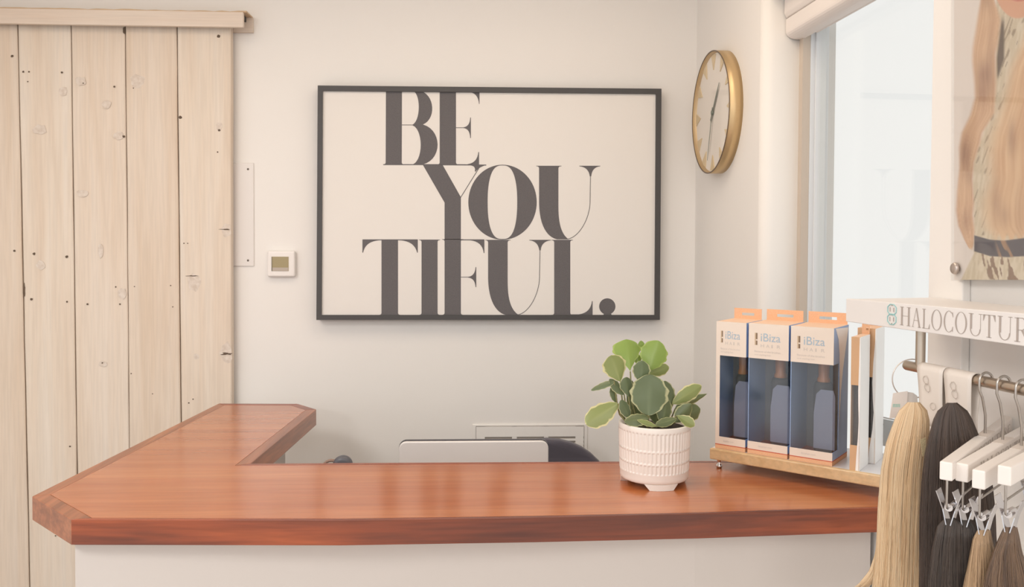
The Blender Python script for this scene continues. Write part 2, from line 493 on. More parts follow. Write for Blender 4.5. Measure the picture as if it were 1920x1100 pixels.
MB().box((p0.x, 3.430, zt_-0.022), (p1.x-0.006, 3.470, zt_-0.004)).build('track_channel', M_DARK, rail)

# access plate on the wall
a0, a1 = on_y(430, 305, YW), on_y(477, 499, YW)
ap = thing('access_plate', 'blank white cover plate with two screws beside the barn door', 'plate', (a1.x-0.05, YW, a1.z))
MB().box((a0.x, YW-0.006, a1.z), (a1.x, YW, a0.z)).build('cover', M_WHITE, ap, bevel=0.003)
for py in (317, 488):
    c = on_y(465, py, YW-0.006)
    MB().lathe([(0, 0.0015), (0.004, 0.001), (0.0045, 0)], c, 12, (0, -1, 0)).build('screw', M_SCREW, ap)

# thermostat
t0, t1 = on_y(500, 470, YW-0.028), on_y(553, 519, YW-0.028)
th = thing('thermostat', 'small square white wall thermostat with an olive display', 'thermostat', ((t0.x+t1.x)/2, YW, t1.z))
MB().box((t0.x, YW-0.026, t1.z), (t1.x, YW, t0.z)).build('body', M_WHITEM, th, bevel=0.008, segs=3)
q0, q1 = on_y(509, 481, YW-0.028), on_y(541, 508, YW-0.028)
MB().box((q0.x, YW-0.0275, q1.z), (q1.x, YW-0.025, q0.z)).build('screen', mat('lcd_olive', (164, 150, 112), 0.4), th)
MB().box((q0.x+0.001, YW-0.0282, q1.z+0.001), (q1.x-0.001, YW-0.0274, q1.z+0.014)).build('status_bar', mat('lcd_grey', (186, 174, 162), 0.4), th)
MB().box((q0.x, YW-0.0282, q1.z), (q0.x+0.003, YW-0.0274, q0.z)).build('screen_edge', mat('lcd_edge', (132, 122, 100), 0.5), th)

# floor register (white vent)
v0, v1 = on_y(886, 796, YW-0.012), on_y(1101, 905, YW-0.012)
vt = thing('wall_vent', 'white slotted wall register low on the back wall behind the monitor', 'vent', ((v0.x+v1.x)/2, YW, v1.z))
i0, i1 = on_y(893, 800, YW-0.012), on_y(1094, 898, YW-0.012)
MB().box((v0.x, YW-0.007, v1.z), (v1.x, YW, v0.z)).build('flange', M_WALL, vt, bevel=0.003)
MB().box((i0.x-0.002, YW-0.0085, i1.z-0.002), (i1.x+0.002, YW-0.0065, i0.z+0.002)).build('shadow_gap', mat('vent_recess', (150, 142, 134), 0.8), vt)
fr = MB()
cols = [(909, 960), (969, 1020), (1028, 1079)]
rows = [(818.5, 822.5), (826.5, 830.5), (834.5, 838.5), (842.5, 846.5), (850.5, 854.5), (858.5, 862.5), (866.5, 870.5), (874.5, 878.5)]
def VX(px): return on_y(px, 830, YW-0.012).x
def VZ(py): return on_y(990, py, YW-0.012).z
ys = [i0.z] + [VZ(y) for r in rows for y in r] + [i1.z]
for k in range(0, len(ys), 2):                 # slats between the slots
    if k == 0: ztop, zlow = i0.z, ys[1]
    else: ztop, zlow = ys[k], ys[k+1]
    MB().box((i0.x, YW-0.012, zlow), (i1.x, YW-0.008, ztop)).build('slat', M_WALL, vt)
for a, b in [(893, 909), (960, 969), (1020, 1028), (1079, 1094)]:
    MB().box((VX(a), YW-0.0115, i1.z), (VX(b), YW-0.008, i0.z)).build('divider', M_WALL, vt)

# ================================================================== FRAMED PRINT
YP = 3.455
def cp(x, y, Y=YP): return on_y(580 + x/2.2912, 140 + y/2.2912, Y)
fp = thing('framed_print', 'large lettered canvas print in a thin charcoal frame on the back wall', 'print', cp(770, 1053))
oc = [(36, 46), (1513, 60), (1506, 1053), (30, 1053)]
ic = [(57, 69), (1490, 82), (1484, 1032), (52, 1032)]
for k in range(4):
    a, b = oc[k], oc[(k+1) % 4]; c, d = ic[(k+1) % 4], ic[k]
    MB().prism([cp(*a, 3.445), cp(*b, 3.445), cp(*c, 3.445), cp(*d, 3.445)], (0, 0.05, 0)).build('frame_bar', M_FRAME, fp)
MB().prism([cp(x, y) for x, y in ((54, 66), (1494, 79), (1488, 1036), (48, 1036))], (0, 0.03, 0)).build('canvas', M_CANVAS, fp)

def bez(p0, p1, p2, n=10):
    return [((1-t)**2*p0[0] + 2*t*(1-t)*p1[0] + t*t*p2[0], (1-t)**2*p0[1] + 2*t*(1-t)*p1[1] + t*t*p2[1]) for t in [k/n for k in range(n+1)]]
def cub(p0, p1, p2, p3, n=14):
    return [tuple((1-t)**3*p0[i] + 3*t*(1-t)**2*p1[i] + 3*t*t*(1-t)*p2[i] + t**3*p3[i] for i in (0, 1)) for t in [k/n for k in range(n+1)]]
def line(x0, y0, x1, y1, w=2.6):
    L = math.hypot(x1-x0, y1-y0); nx, ny = -(y1-y0)/L*w/2, (x1-x0)/L*w/2
    return [(x0+nx, y0+ny), (x1+nx, y1+ny), (x1-nx, y1-ny), (x0-nx, y0-ny)]
def stroke(pts, w=2.6):
    out = []
    for a, b in zip(pts[:-1], pts[1:]): out.append(line(*a, *b, w))
    return out
def stem(x0, x1, y0, y1, dx=0, foot=True, head=True, f=11):
    p = [(x0, y0), (x1, y0)]
    pts = []
    if head: pts += [(x0-f, y0), (x0-f, y0+2)] + bez((x0-f, y0+2), (x0, y0+2), (x0, y0+f), 5)
    else: pts += [(x0, y0)]
    if foot: pts += bez((x0-dx, y1-f), (x0-dx, y1-2), (x0-dx-f, y1-2), 5) + [(x0-dx-f, y1), (x1-dx+f, y1)] + bez((x1-dx+f, y1-2), (x1-dx, y1-2), (x1-dx, y1-f), 5)
    else: pts += [(x0-dx, y1), (x1-dx, y1)]
    if head: pts += bez((x1, y0+f), (x1, y0+2), (x1+f, y0+2), 5) + [(x1+f, y0)]
    else: pts += [(x1, y0)]
    return pts
def letter(polys, nm='letter'):
    mb = MB()
    for k, p in enumerate(polys):
        mb.poly([cp(x, y, YP - 0.0006 - 0.00002*k) for x, y in p][::-1])
    return mb.build(nm, M_LETTER, fp)
# B
letter([stem(329, 398, 70, 387, 1, head=False), line(398, 71, 480, 71), line(396, 215.5, 490, 215.5), line(318, 386, 560, 386, 4),
        cub((445, 70), (478, 80), (480, 195), (443, 215)) + cub((488, 214), (545, 190), (540, 90), (480, 70)),
        cub((443, 217), (490, 235), (490, 365), (445, 385)) + cub((485, 386), (575, 365), (570, 235), (488, 214))])
# E
letter([stem(560, 630, 70, 387, 0, head=False), line(630, 71, 730, 72), [(680, 71)] + bez((682, 74), (725, 76), (729, 126), 8) + [(731, 126), (731, 71)],
        line(630, 227.5, 670, 227.5), bez((662, 226), (690, 222), (691, 184), 8) + [(694, 184), (694, 272)] + bez((691, 272), (690, 232), (662, 229), 8),
        line(630, 386, 760, 388, 4), bez((680, 384), (722, 378), (726, 332), 8) + [(729, 332), (729, 388), (680, 388)]])
# Y
letter([[(487, 386), (572, 386), (651, 526), (651, 708), (581, 708), (581, 549)], line(650, 527, 728, 402, 3), line(572, 387, 760, 388, 3.5),
        bez((690, 389), (716, 391), (711, 414), 6) + bez((714, 417), (728, 396), (760, 388), 8)])
# O
ob = []
NO = 36
def oo(t, inner):
    c, s = math.cos(t), math.sin(t)
    if inner: return (829.5 + 63.5*math.copysign(abs(c)**0.72, c), 547.5 + 158*math.copysign(abs(s)**0.86, s))
    return (830 + 147*c, 547.5 + 161*s)
for half in (0, 1):
    a = [oo(-PI/2 + half*PI + PI*k/NO, False) for k in range(NO+1)]
    b = [oo(-PI/2 + half*PI + PI*k/NO, True) for k in range(NO, -1, -1)]
    ob.append(a + b)
letter(ob)
def letter_u(x0, x1, y0, yb, xr, yj, serif, cx_end):
    """thick left stem with a hairline right stroke"""
    dy = yb - y0
    thick = [(x0-12, y0), (x0-12, y0+2)] + bez((x0-12, y0+2), (x0, y0+2), (x0, y0+12), 5) + \
            cub((x0, y0+dy*0.52), (x0+2, y0+dy*0.80), (x0+32, y0+dy*0.97), (x0+78, yb), 12) + [(cx_end, yb)] + \
            cub((cx_end, yb), (x1+12, y0+dy*0.93), (x1, y0+dy*0.78), (x1, y0+dy*0.55), 12) + bez((x1, y0+12), (x1, y0+2), (x1+13, y0+2), 5) + [(x1+13, y0)]
    hair = cub((cx_end-6, yb-1), (cx_end+45, yb-8), (xr-4, y0+dy*0.72), (xr-2, y0+dy*0.5), 16) + [(xr, y0+40)]
    return [thick] + stroke(hair, 2.6) + [[(serif[0], y0), (serif[0], y0+2)] + bez((serif[0], y0+2), (xr-8, y0+6), (xr-3, y0+45), 8) + bez((xr+3, y0+45), (xr+6, y0+6), (serif[1], y0+2), 8) + [(serif[1], y0)]]
letter(letter_u(987, 1070, 391, 707, 1208, 0, (1160, 1250), 1114))
# T
letter([stem(310, 381, 708, 1033, 0, head=False), line(228, 709, 466, 709, 4), [(228, 708), (228, 764)] + bez((231, 764), (240, 716), (300, 711), 9) + [(310, 708)],
        [(466, 708), (466, 764)] + bez((463, 764), (452, 716), (392, 711), 9) + [(381, 708)]])
# I
letter([stem(482, 551, 708, 1033, 0)])
# F
letter([stem(581, 651, 706, 1033, 0), line(651, 709, 752, 709, 4), [(690, 708)] + bez((690, 711), (744, 716), (749, 766), 8) + [(752, 766), (752, 708)],
        line(651, 869, 690, 869), bez((682, 868), (712, 864), (714, 826), 8) + [(717, 826), (717, 912)] + bez((714, 912), (712, 874), (682, 871), 8)])
# U
letter(letter_u(768, 852, 709, 1032, 991, 0, (945, 1038), 900))
# L
letter([stem(1052, 1121, 709, 1033, 0), line(1121, 1031, 1216, 1031, 4), bez((1145, 1030), (1208, 1028), (1214, 972), 9) + [(1217, 972), (1217, 1033), (1145, 1033)]])
# full stop
letter([[(1280 + 35*math.cos(2*PI*k/32), 995 + 35*math.sin(2*PI*k/32)) for k in range(32)], [(1262, 1033), (1268, 1022), (1294, 1022), (1300, 1033)]], 'full_stop')

# ================================================================== WALL CLOCK
def sz_at(px, py, out=0.0): return WR.sz(px, py, out)
CD = 0.050
sc_, zc_ = WR.sz(1330, 211, CD)
RC = (WR.px(1330, 98, CD).z - WR.px(1330, 325, CD).z)/2
ck = thing('wall_clock', 'round brass rimmed wall clock with wedge hour marks on the right wall', 'clock', WR.p(sc_, zc_, 0))
cc = WR.p(sc_, zc_, 0)
MB().lathe([(RC-0.012, 0.02), (RC-0.004, CD-0.002), (RC, CD-0.002), (RC, 0.0), (RC-0.03, 0.0)], cc, 96, nw).build('rim', M_BRASS, ck)
MB().lathe([(RC-0.005, CD-0.006), (RC-0.0035, CD), (RC+0.0006, CD), (RC+0.0006, CD-0.0018), (RC-0.001, CD-0.003)], cc, 96, nw).build('bezel', M_DARKRIM, ck)
MB().lathe([(0.0, CD-0.016), (RC-0.008, CD-0.016), (RC-0.008, CD-0.022), (0.0, CD-0.022)], cc, 96, nw, False).build('dial', M_DIAL, ck)
def dial(r, a, out):
    return WR.p(sc_ + r*math.sin(a), zc_ + r*math.cos(a), out)
for k in range(12):
    a = 2*PI*k/12
    pts = [dial(RC-0.012, a-0.115, CD-0.0158), dial(RC-0.010, a, CD-0.0158), dial(RC-0.012, a+0.115, CD-0.0158), dial(RC-0.068, a, CD-0.0158)]
    MB().prism(pts, nw*0.003).build('hour_mark', M_MARK, ck)
def hand(nm, a, r0, r1, w, out):
    A, B = math.sin(a), math.cos(a)
    P = lambda r, t: WR.p(sc_ + r*A + t*B, zc_ + r*B - t*A, out)
    MB().prism([P(-r0, -w), P(r1*0.6, -w*1.1), P(r1, -w*0.35), P(r1, w*0.35), P(r1*0.6, w*1.1), P(-r0, w)], nw*0.0012).build(nm, M_HAND, ck)
hand('hour_hand', math.radians(38), 0.035, RC*0.55, 0.0045, CD-0.012)
hand('minute_hand', math.radians(196), 0.02, RC*0.80, 0.0022, CD-0.010)
MB().lathe([(0.009, CD-0.013), (0.009, CD-0.008), (0.0, CD-0.0075)], cc, 20, nw).build('hub', M_HAND, ck)
MB().lathe([(0.0, CD-0.0045), (RC-0.006, CD-0.0045)], cc, 64, nw, False).build('glass', film('clock_glass', (255, 255, 255), 0.03, 0.08), ck)

# ================================================================== COUNTER
ZC = 1.07
TK = 0.058
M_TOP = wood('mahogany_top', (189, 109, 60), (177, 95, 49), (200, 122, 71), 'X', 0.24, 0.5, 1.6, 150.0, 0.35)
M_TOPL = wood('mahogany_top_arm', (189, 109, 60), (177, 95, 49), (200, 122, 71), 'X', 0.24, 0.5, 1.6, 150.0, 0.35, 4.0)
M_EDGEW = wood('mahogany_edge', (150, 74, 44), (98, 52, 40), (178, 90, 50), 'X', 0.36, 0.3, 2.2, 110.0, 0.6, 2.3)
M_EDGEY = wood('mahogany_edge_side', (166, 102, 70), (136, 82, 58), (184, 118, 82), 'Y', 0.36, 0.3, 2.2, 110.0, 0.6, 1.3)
cA = on_z(60, 930, ZC)        # left end of front chamfer
cB = on_z(133, 973, ZC)       # front left corner
cF0 = on_z(640, 974.2, ZC); cF1 = on_z(1000, 969, ZC); cF2 = on_z(1310, 962.5, ZC); cF3 = on_z(1640, 952, ZC)
dF = (cF3 - cF2).normalized()
cR = cF3 + dF*0.155            # at the right wall
cL = on_z(410, 756, ZC); cL2 = on_z(558, 756.5, ZC); cL3 = on_z(593, 767, ZC)
cI = on_z(470, 868.5, ZC)     # inner corner
cK = on_z(1160, 864.5, ZC)
REC = -0.13                   # the top runs into the window recess
def meet(p, q, out):
    t_ = ((WR.o + WR.n*out - p).dot(WR.n))/((q - p).dot(WR.n))
    return p + (q - p)*t_
cW, cR = meet(cI, cK, REC), meet(cF2, cF3, REC)
cRw = meet(cF2, cF3, 0.004)
ct = thing('worktop', 'glossy reddish brown L-shaped wooden counter top with clipped corners', 'counter top', (0, 2.15, ZC-TK))
outl = [cA, cB, cF0, cF1, cF2, cR, cW, cI, cL3, cL2, cL]
BF = 0.010
B_ = 0.036
def inset(poly, dists):
    """inset an anticlockwise polygon by a distance per edge"""
    n = len(poly); res = []
    for i in range(n):
        p = poly[i]; a = poly[i-1]; c = poly[(i+1) % n]
        d0 = (p - a); d0.z = 0; d0.normalize(); d1 = (c - p); d1.z = 0; d1.normalize()
        n0 = Vector((-d0.y, d0.x, 0)); n1 = Vector((-d1.y, d1.x, 0))
        e0, e1 = dists[i-1], dists[i]
        M = Matrix(((n0.x, n0.y), (n1.x, n1.y)))
        if abs(M.determinant()) < 0.02:
            q = n0*e0
        else:
            s = M.inverted() @ Vector((e0, e1)); q = Vector((s.x, s.y, 0))
        res.append(p + q)
    return res
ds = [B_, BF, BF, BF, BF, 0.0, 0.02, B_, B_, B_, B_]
inn = inset(outl, ds)
down = Vector((0, 0, -TK))
MB().prism([p + Vector((0, 0, -0.0002)) for p in inn], down*0.98).build('board', M_TOP, ct)
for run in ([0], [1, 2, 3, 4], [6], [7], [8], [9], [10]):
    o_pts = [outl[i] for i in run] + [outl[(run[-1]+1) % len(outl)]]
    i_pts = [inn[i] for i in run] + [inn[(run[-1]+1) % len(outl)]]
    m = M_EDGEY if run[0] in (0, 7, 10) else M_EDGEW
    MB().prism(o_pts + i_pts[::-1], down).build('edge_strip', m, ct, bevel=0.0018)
# base: white cabinet walls under the top
ov = 0.028
xb = on_y(141, 1060, cB.y+ov).x
M_BASE = mat('base_paint', (205, 196, 189), 0.6)
base = thing('counter_base', 'plain white panelled counter base under the wooden top', 'counter', (0, 2.1, 0))
pb = [Vector((xb, cB.y+ov, 0)), Vector((cF2.x, cF2.y+ov, 0)), Vector((cRw.x-0.01, cRw.y+ov+0.004, 0)), Vector((cRw.x-0.012, cRw.y+ov+0.05, 0)), Vector((xb, cB.y+ov+0.05, 0))]
MB().prism(pb, (0, 0, ZC-TK-0.001)).build('front_panel', M_BASE, base)
xi = cI.x - 0.05
MB().box((xb, cB.y+ov+0.051, 0), (xb+0.04, cL.y-0.06, ZC-TK-0.001)).build('side_panel', M_BASE, base)
MB().box((xi-0.04, cI.y-0.03, 0), (xi, cL3.y-0.08, ZC-TK-0.001)).build('side_panel', M_BASE, base)
MB().box((xi+0.002, cI.y-0.05, 0), (meet(cI, cK, 0.01).x-0.01, cI.y-0.02, ZC-TK-0.001)).build('back_panel', M_BASE, base)
MB().box((xb+0.041, cL.y-0.10, 0), (xi-0.041, cL.y-0.07, ZC-TK-0.001)).build('end_panel', M_BASE, base)

# desk behind the counter
dk = thing('desk', 'low white desk hidden behind the wooden counter', 'desk', (0.15, 2.65, 0))
ZD = 0.74
yd0 = max(cI.y, cW.y) - 0.01
MB().box((xi+0.06, yd0, ZD-0.03), (0.70, 2.92, ZD)).build('desk_top', M_WHITE, dk, bevel=0.002)
for x in (xi+0.09, 0.67):
    for y in (yd0+0.04, 2.88):
        MB().tube([(x, y, 0), (x, y, ZD-0.03)], 0.02, 10).build('leg', M_WHITE, dk)

# monitor
YM = 2.66
m0, m1 = on_y(747.5, 826, YM), on_y(1028.5, 826.5, YM)
mn = thing('computer_monitor', 'silver backed computer monitor standing behind the counter', 'monitor', ((m0.x+m1.x)/2, YM, ZD))
def round_rect(x0, x1, z0, z1, r, Y, n=7):
    pts = []
    for cx, cz, a0 in ((x1-r, z0+r, -PI/2), (x1-r, z1-r, 0), (x0+r, z1-r, PI/2), (x0+r, z0+r, PI)):
        for k in range(n+1):
            a = a0 + PI/2*k/n
            pts.append(Vector((cx + r*math.cos(a), Y, cz + r*math.sin(a))))
    return pts
zt_m = m0.z; zl_m = ZD + 0.075
M_SILV = mat('anodised_silver', (224, 219, 216), 0.42, 0.2)
MB().prism(round_rect(m0.x, m1.x, zl_m, zt_m-0.003, 0.024, YM), (0, 0.012, 0)).build('back_shell', M_SILV, mn, bevel=0.004, segs=3)
MB().prism(round_rect(m0.x-0.0005, m1.x+0.0005, zl_m-0.001, zt_m-0.001, 0.024, YM+0.0125), (0, 0.010, 0)).build('screen', mat('black_glass', (72, 70, 76), 0.2), mn)
xm = (m0.x+m1.x)/2
MB().prism([(xm-0.08, YM-0.012, zl_m+0.12), (xm+0.08, YM-0.012, zl_m+0.12), (xm+0.09, YM-0.012, ZD+0.006), (xm-0.09, YM-0.012, ZD+0.006)], (0, 0.010, 0)).build('stand_arm', M_SILV, mn, bevel=0.002)
MB().box((xm-0.09, YM-0.03, ZD), (xm+0.09, YM+0.14, ZD+0.007)).build('stand_foot', M_SILV, mn, bevel=0.003)

# office chair
M_NAVY = mat('navy_fabric', (84, 80, 90), 0.85, sheen=0.2, bump=((700, 700, 700), 0.2, 0.001))
YH = 3.10
xc = on_y(1027, 826, YH).x
zc_top = on_y(1027, 824.6, YH).z
hwid = (on_y(1166, 860, YH).x - xc)
chx = thing('office_chair', 'dark navy upholstered office chair behind the monitor', 'chair', (xc, YH, 0))
H2 = 0.31
pts = []
for k in range(40):
    a = 2*PI*k/40; c, s = math.cos(a), math.sin(a)
    pts.append(Vector((xc + hwid*math.copysign(abs(c)**0.95, c), YH + 0.03*math.cos(a)**2, zc_top - H2 + H2*math.copysign(abs(s)**1.0, s))))
MB().prism(pts, (0, 0.05, 0)).build('backrest', M_NAVY, chx, bevel=0.012, segs=3)
MB().prism([Vector((xc + 0.24*math.copysign(abs(math.cos(2*PI*k/32))**0.6, math.cos(2*PI*k/32)), YH - 0.18 + 0.2*math.copysign(abs(math.sin(2*PI*k/32))**0.6, math.sin(2*PI*k/32)), 0.38)) for k in range(32)], (0, 0, 0.08)).build('seat', M_NAVY, chx, bevel=0.02, segs=3)
MB().prism([(xc-0.035, YH+0.085, 0.34), (xc+0.035, YH+0.085, 0.34), (xc+0.035, YH+0.085, 0.7), (xc-0.035, YH+0.085, 0.7)], (0, 0.012, 0)).box((xc-0.035, YH-0.15, 0.34), (xc+0.035, YH+0.09, 0.352)).build('back_bracket', M_DARK, chx)
MB().tube([(xc, YH-0.12, 0.10), (xc, YH-0.12, 0.38)], 0.028, 16).build('column', M_CHROME, chx)
for k in range(5):
    a = 2*PI*k/5 + 0.3
    e = Vector((xc + 0.25*math.cos(a), YH - 0.12 + 0.25*math.sin(a), 0.07))
    MB().tube([(xc, YH-0.12, 0.12), tuple(e)], [0.024, 0.016], 10).build('base_arm', M_DARK, chx)
    MB().lathe([(0, -0.012), (0.022, -0.012), (0.026, 0), (0.022, 0.012), (0, 0.012)], (e.x, e.y, 0.027), 16, (-math.sin(a), math.cos(a), 0)).tube([(e.x, e.y, 0.03), tuple(e)], 0.006, 8).build('castor', M_DARK, chx)

# small dark desk device on a stand
YG = 2.55
gc = on_y(643, 872, YG)
gr = on_y(643, 853, YG).z - gc.z
gd = thing('desk_gadget', 'dark grey round desk device just peeking above the far counter edge', 'gadget', (gc.x, YG, ZD))
M_GAD = mat('dark_grey_plastic', (92, 92, 98), 0.35)
MB().lathe([(0, -0.012), (gr*0.6, -0.014), (gr*0.92, -0.010), (gr, 0.0), (gr*0.92, 0.012), (gr*0.5, 0.016), (0, 0.016)], gc, 36, (0, 1, 0)).build('head', M_GAD, gd)
MB().lathe([(0, -0.003), (gr*0.28, -0.003), (gr*0.30, 0.0)], gc + Vector((0.002, -0.0135, 0.0)), 20, (0, 1, 0)).build('face_disc', mat('pale_disc', (214, 200, 196), 0.5), gd)
MB().tube([(gc.x, YG, ZD+0.01), (gc.x, YG, gc.z-gr*0.9)], 0.008, 10).build('stem', M_GAD, gd)
MB().lathe([(0, 0), (0.055, 0), (0.055, 0.006), (0.04, 0.012), (0, 0.012)], (gc.x, YG, ZD), 28).build('foot', M_GAD, gd)
g2 = on_y(621, 863.3, YG)
MB().tube([Vector((gc.x - 0.004, YG, gc.z-0.028))] + [Vector((g2.x + 0.024*math.cos(a), YG+0.004, g2.z - 0.022 + 0.022*math.sin(a))) for a in [k/10*PI for k in range(11)]], 0.0045, 8).build('side_arm', mat('brown_arm', (146, 120, 106), 0.5), gd)

# ================================================================== POTTED PLANT
pf_ = on_z(1240, 921, ZC)
rb_ = 66.5/F*(pf_.y+0.08)
pc = pf_ + Vector((0, rb_*0.97, 0))
RT, RBt = 67.5/F*pc.y, 64.0/F*pc.y
z_rim = hit(1227, 804.5, pc - Vector((0, RT, 0)), Vector((0, 1, 0))).z
HP = z_rim - ZC
pot = thing('potted_plant', 'variegated leafy plant in a ribbed white footed pot on the counter', 'plant', (pc.x, pc.y, ZC))
M_POT = mat('white_ceramic', (238, 230, 222), 0.35, coat=0.2)
FT = HP*0.085
NP = 324
pv, pfc = [], []
prof = []
def rr(hh): return RBt + (RT-RBt)*hh/HP
bands = [(0.250, 0.395), (0.425, 0.600), (0.630, 0.905)]
levels = [FT, FT+0.002, FT+0.006, HP*0.16, HP*0.235]
for a, b in bands:
    levels += [HP*a, HP*(a+0.006), HP*(a+0.02), HP*(a+b)/2, HP*(b-0.02), HP*(b-0.006), HP*b]
levels += [HP*0.93, HP*0.985, HP*0.996, HP]
rows_ = []
for hh in levels:
    rib = 0.0
    for a, b in bands:
        if HP*(a+0.004) < hh < HP*(b-0.004): rib = 1.0
        if abs(hh-HP*a) < 1e-6 or abs(hh-HP*b) < 1e-6: rib = -1
    base_r = rr(hh)
    if hh == FT: base_r -= 0.006
    if hh == FT+0.002: base_r -= 0.002
    if hh == HP: base_r -= 0.003
    if hh == HP*0.996: base_r -= 0.001
    row = []
    for k in range(NP):
        a = 2*PI*k/NP
        r_ = base_r
        if rib > 0: r_ += 0.0015*math.cos(a*54) - 0.0006
        if rib < 0: r_ += 0.0005
        row.append(len(pv)); pv.append(pc + Vector((r_*math.cos(a), r_*math.sin(a), hh)))
    rows_.append(row)
for inner_r, hh in ((RT-0.007, HP-0.001), (RT-0.009, HP*0.80)):
    row = []
    for k in range(NP):
        a = 2*PI*k/NP; row.append(len(pv)); pv.append(pc + Vector((inner_r*math.cos(a), inner_r*math.sin(a), hh)))
    rows_.append(row)
row = []
for k in range(NP):                            # closed underside
    a = 2*PI*k/NP; row.append(len(pv)); pv.append(pc + Vector(((RBt-0.03)*math.cos(a), (RBt-0.03)*math.sin(a), FT)))
rows_ = [row] + rows_
for r0, r1 in zip(rows_[:-1], rows_[1:]):
    for k in range(NP):
        pfc.append([r0[k], r0[(k+1) % NP], r1[(k+1) % NP], r1[k]])
pfc.append(rows_[0][::-1])
for p in pv: p.z += ZC - pc.z if False else 0.0
pm = MB(); pm.add(pv, pfc, True)
pm.build('pot', M_POT, pot)
M_SOIL = mat('dark_soil', (66, 58, 52), 0.95, noise=((200, 200, 200), (50, 44, 40), 4))
MB().lathe([(RT-0.0095, HP*0.90), (RT*0.5, HP*0.92), (0.0, HP*0.925)], pc, 40).build('soil', M_SOIL, pot)
for k in range(3):                             # three feet left by the cut-out arches
    ac = math.radians(-90 + 120*k) + 0.03
    fm = MB(); n = 12
    vs = []
    for (wid, hh) in ((0.52, FT+0.0015), (0.36, 0.0)):
        for r_ in (RBt - 0.0008, RBt-0.02):
            for q in range(n+1):
                a = ac - wid + 2*wid*q/n
                vs.append(pc + Vector((r_*math.cos(a), r_*math.sin(a), hh)))
    m_ = n+1; fs = []
    for q in range(n):
        fs += [[q, q+1, 2*m_+q+1, 2*m_+q][::-1], [m_+q, m_+q+1, 3*m_+q+1, 3*m_+q], [2*m_+q, 2*m_+q+1, 3*m_+q+1, 3*m_+q][::-1], [q, q+1, m_+q+1, m_+q]]
    fs += [[0, m_, 3*m_, 2*m_], [n, 2*m_+n, 3*m_+n, m_+n]]
    fm.add(vs, fs).build('foot', M_POT, pot)

def leaf_mat(name, c_mid, c_edge, c_vein, w=0.5):
    m = bpy.data.materials.new(name); m.use_nodes = True
    nt = m.node_tree; b = nt.nodes['Principled BSDF']
    b.inputs['Roughness'].default_value = 0.32
    a = nt.nodes.new('ShaderNodeAttribute'); a.attribute_name = 'tint'
    sp = nt.nodes.new('ShaderNodeSeparateColor'); nt.links.new(a.outputs['Color'], sp.inputs[0])
    tc = nt.nodes.new('ShaderNodeTexCoord')
    nz = nt.nodes.new('ShaderNodeTexNoise'); nz.inputs['Scale'].default_value = 70; nz.inputs['Detail'].default_value = 3
    nt.links.new(tc.outputs['Object'], nz.inputs['Vector'])
    ma = nt.nodes.new('ShaderNodeMath'); ma.operation = 'MULTIPLY_ADD'; ma.inputs[1].default_value = 0.55
    nt.links.new(nz.outputs['Fac'], ma.inputs[0]); nt.links.new(sp.outputs['Red'], ma.inputs[2])
    rp = nt.nodes.new('ShaderNodeValToRGB')
    rp.color_ramp.elements[0].position = 1.12 - w*0.5; rp.color_ramp.elements[1].position = min(1.0, 1.22 - w*0.45)
    rp.color_ramp.elements[0].color = (*lin(c_mid), 1); rp.color_ramp.elements[1].color = (*lin(c_edge), 1)
    nt.links.new(ma.outputs[0], rp.inputs[0])
    mx = nt.nodes.new('ShaderNodeMix'); mx.data_type = 'RGBA'
    nt.links.new(sp.outputs['Green'], mx.inputs['Factor'])
    nt.links.new(rp.outputs[0], mx.inputs['A']); mx.inputs['B'].default_value = (*lin(c_vein), 1)
    nt.links.new(mx.outputs['Result'], b.inputs['Base Color'])
    tr = nt.nodes.new('ShaderNodeBsdfTranslucent'); nt.links.new(mx.outputs['Result'], tr.inputs[0])
    ms = nt.nodes.new('ShaderNodeMixShader'); ms.inputs[0].default_value = 0.25
    nt.links.new(b.outputs[0], ms.inputs[1]); nt.links.new(tr.outputs[0], ms.inputs[2])
    nt.links.new(ms.outputs[0], nt.nodes['Material Output'].inputs[0])
    return m
L_BRIGHT = leaf_mat('leaf_bright', (146, 172, 88), (170, 190, 104), (160, 184, 108), 0.5)
L_VAR = leaf_mat('leaf_variegated', (150, 162, 102), (226, 220, 168), (172, 180, 122), 0.68)
L_DARK = leaf_mat('leaf_dark', (112, 126, 92), (196, 196, 152), (130, 144, 108), 0.56)
L_DEEP = leaf_mat('leaf_deep', (112, 124, 86), (186, 188, 136), (146, 156, 112), 0.56)
def lp(x, y, dd):
    """point of the plant from plant-crop coordinates and a depth offset towards the back"""
    return at_d(1080 + x/3.4375, 620 + y/3.4375, (pc - CAM).dot(FWD) + dd)
CAMX = (ROT @ Vector((1, 0, 0)))
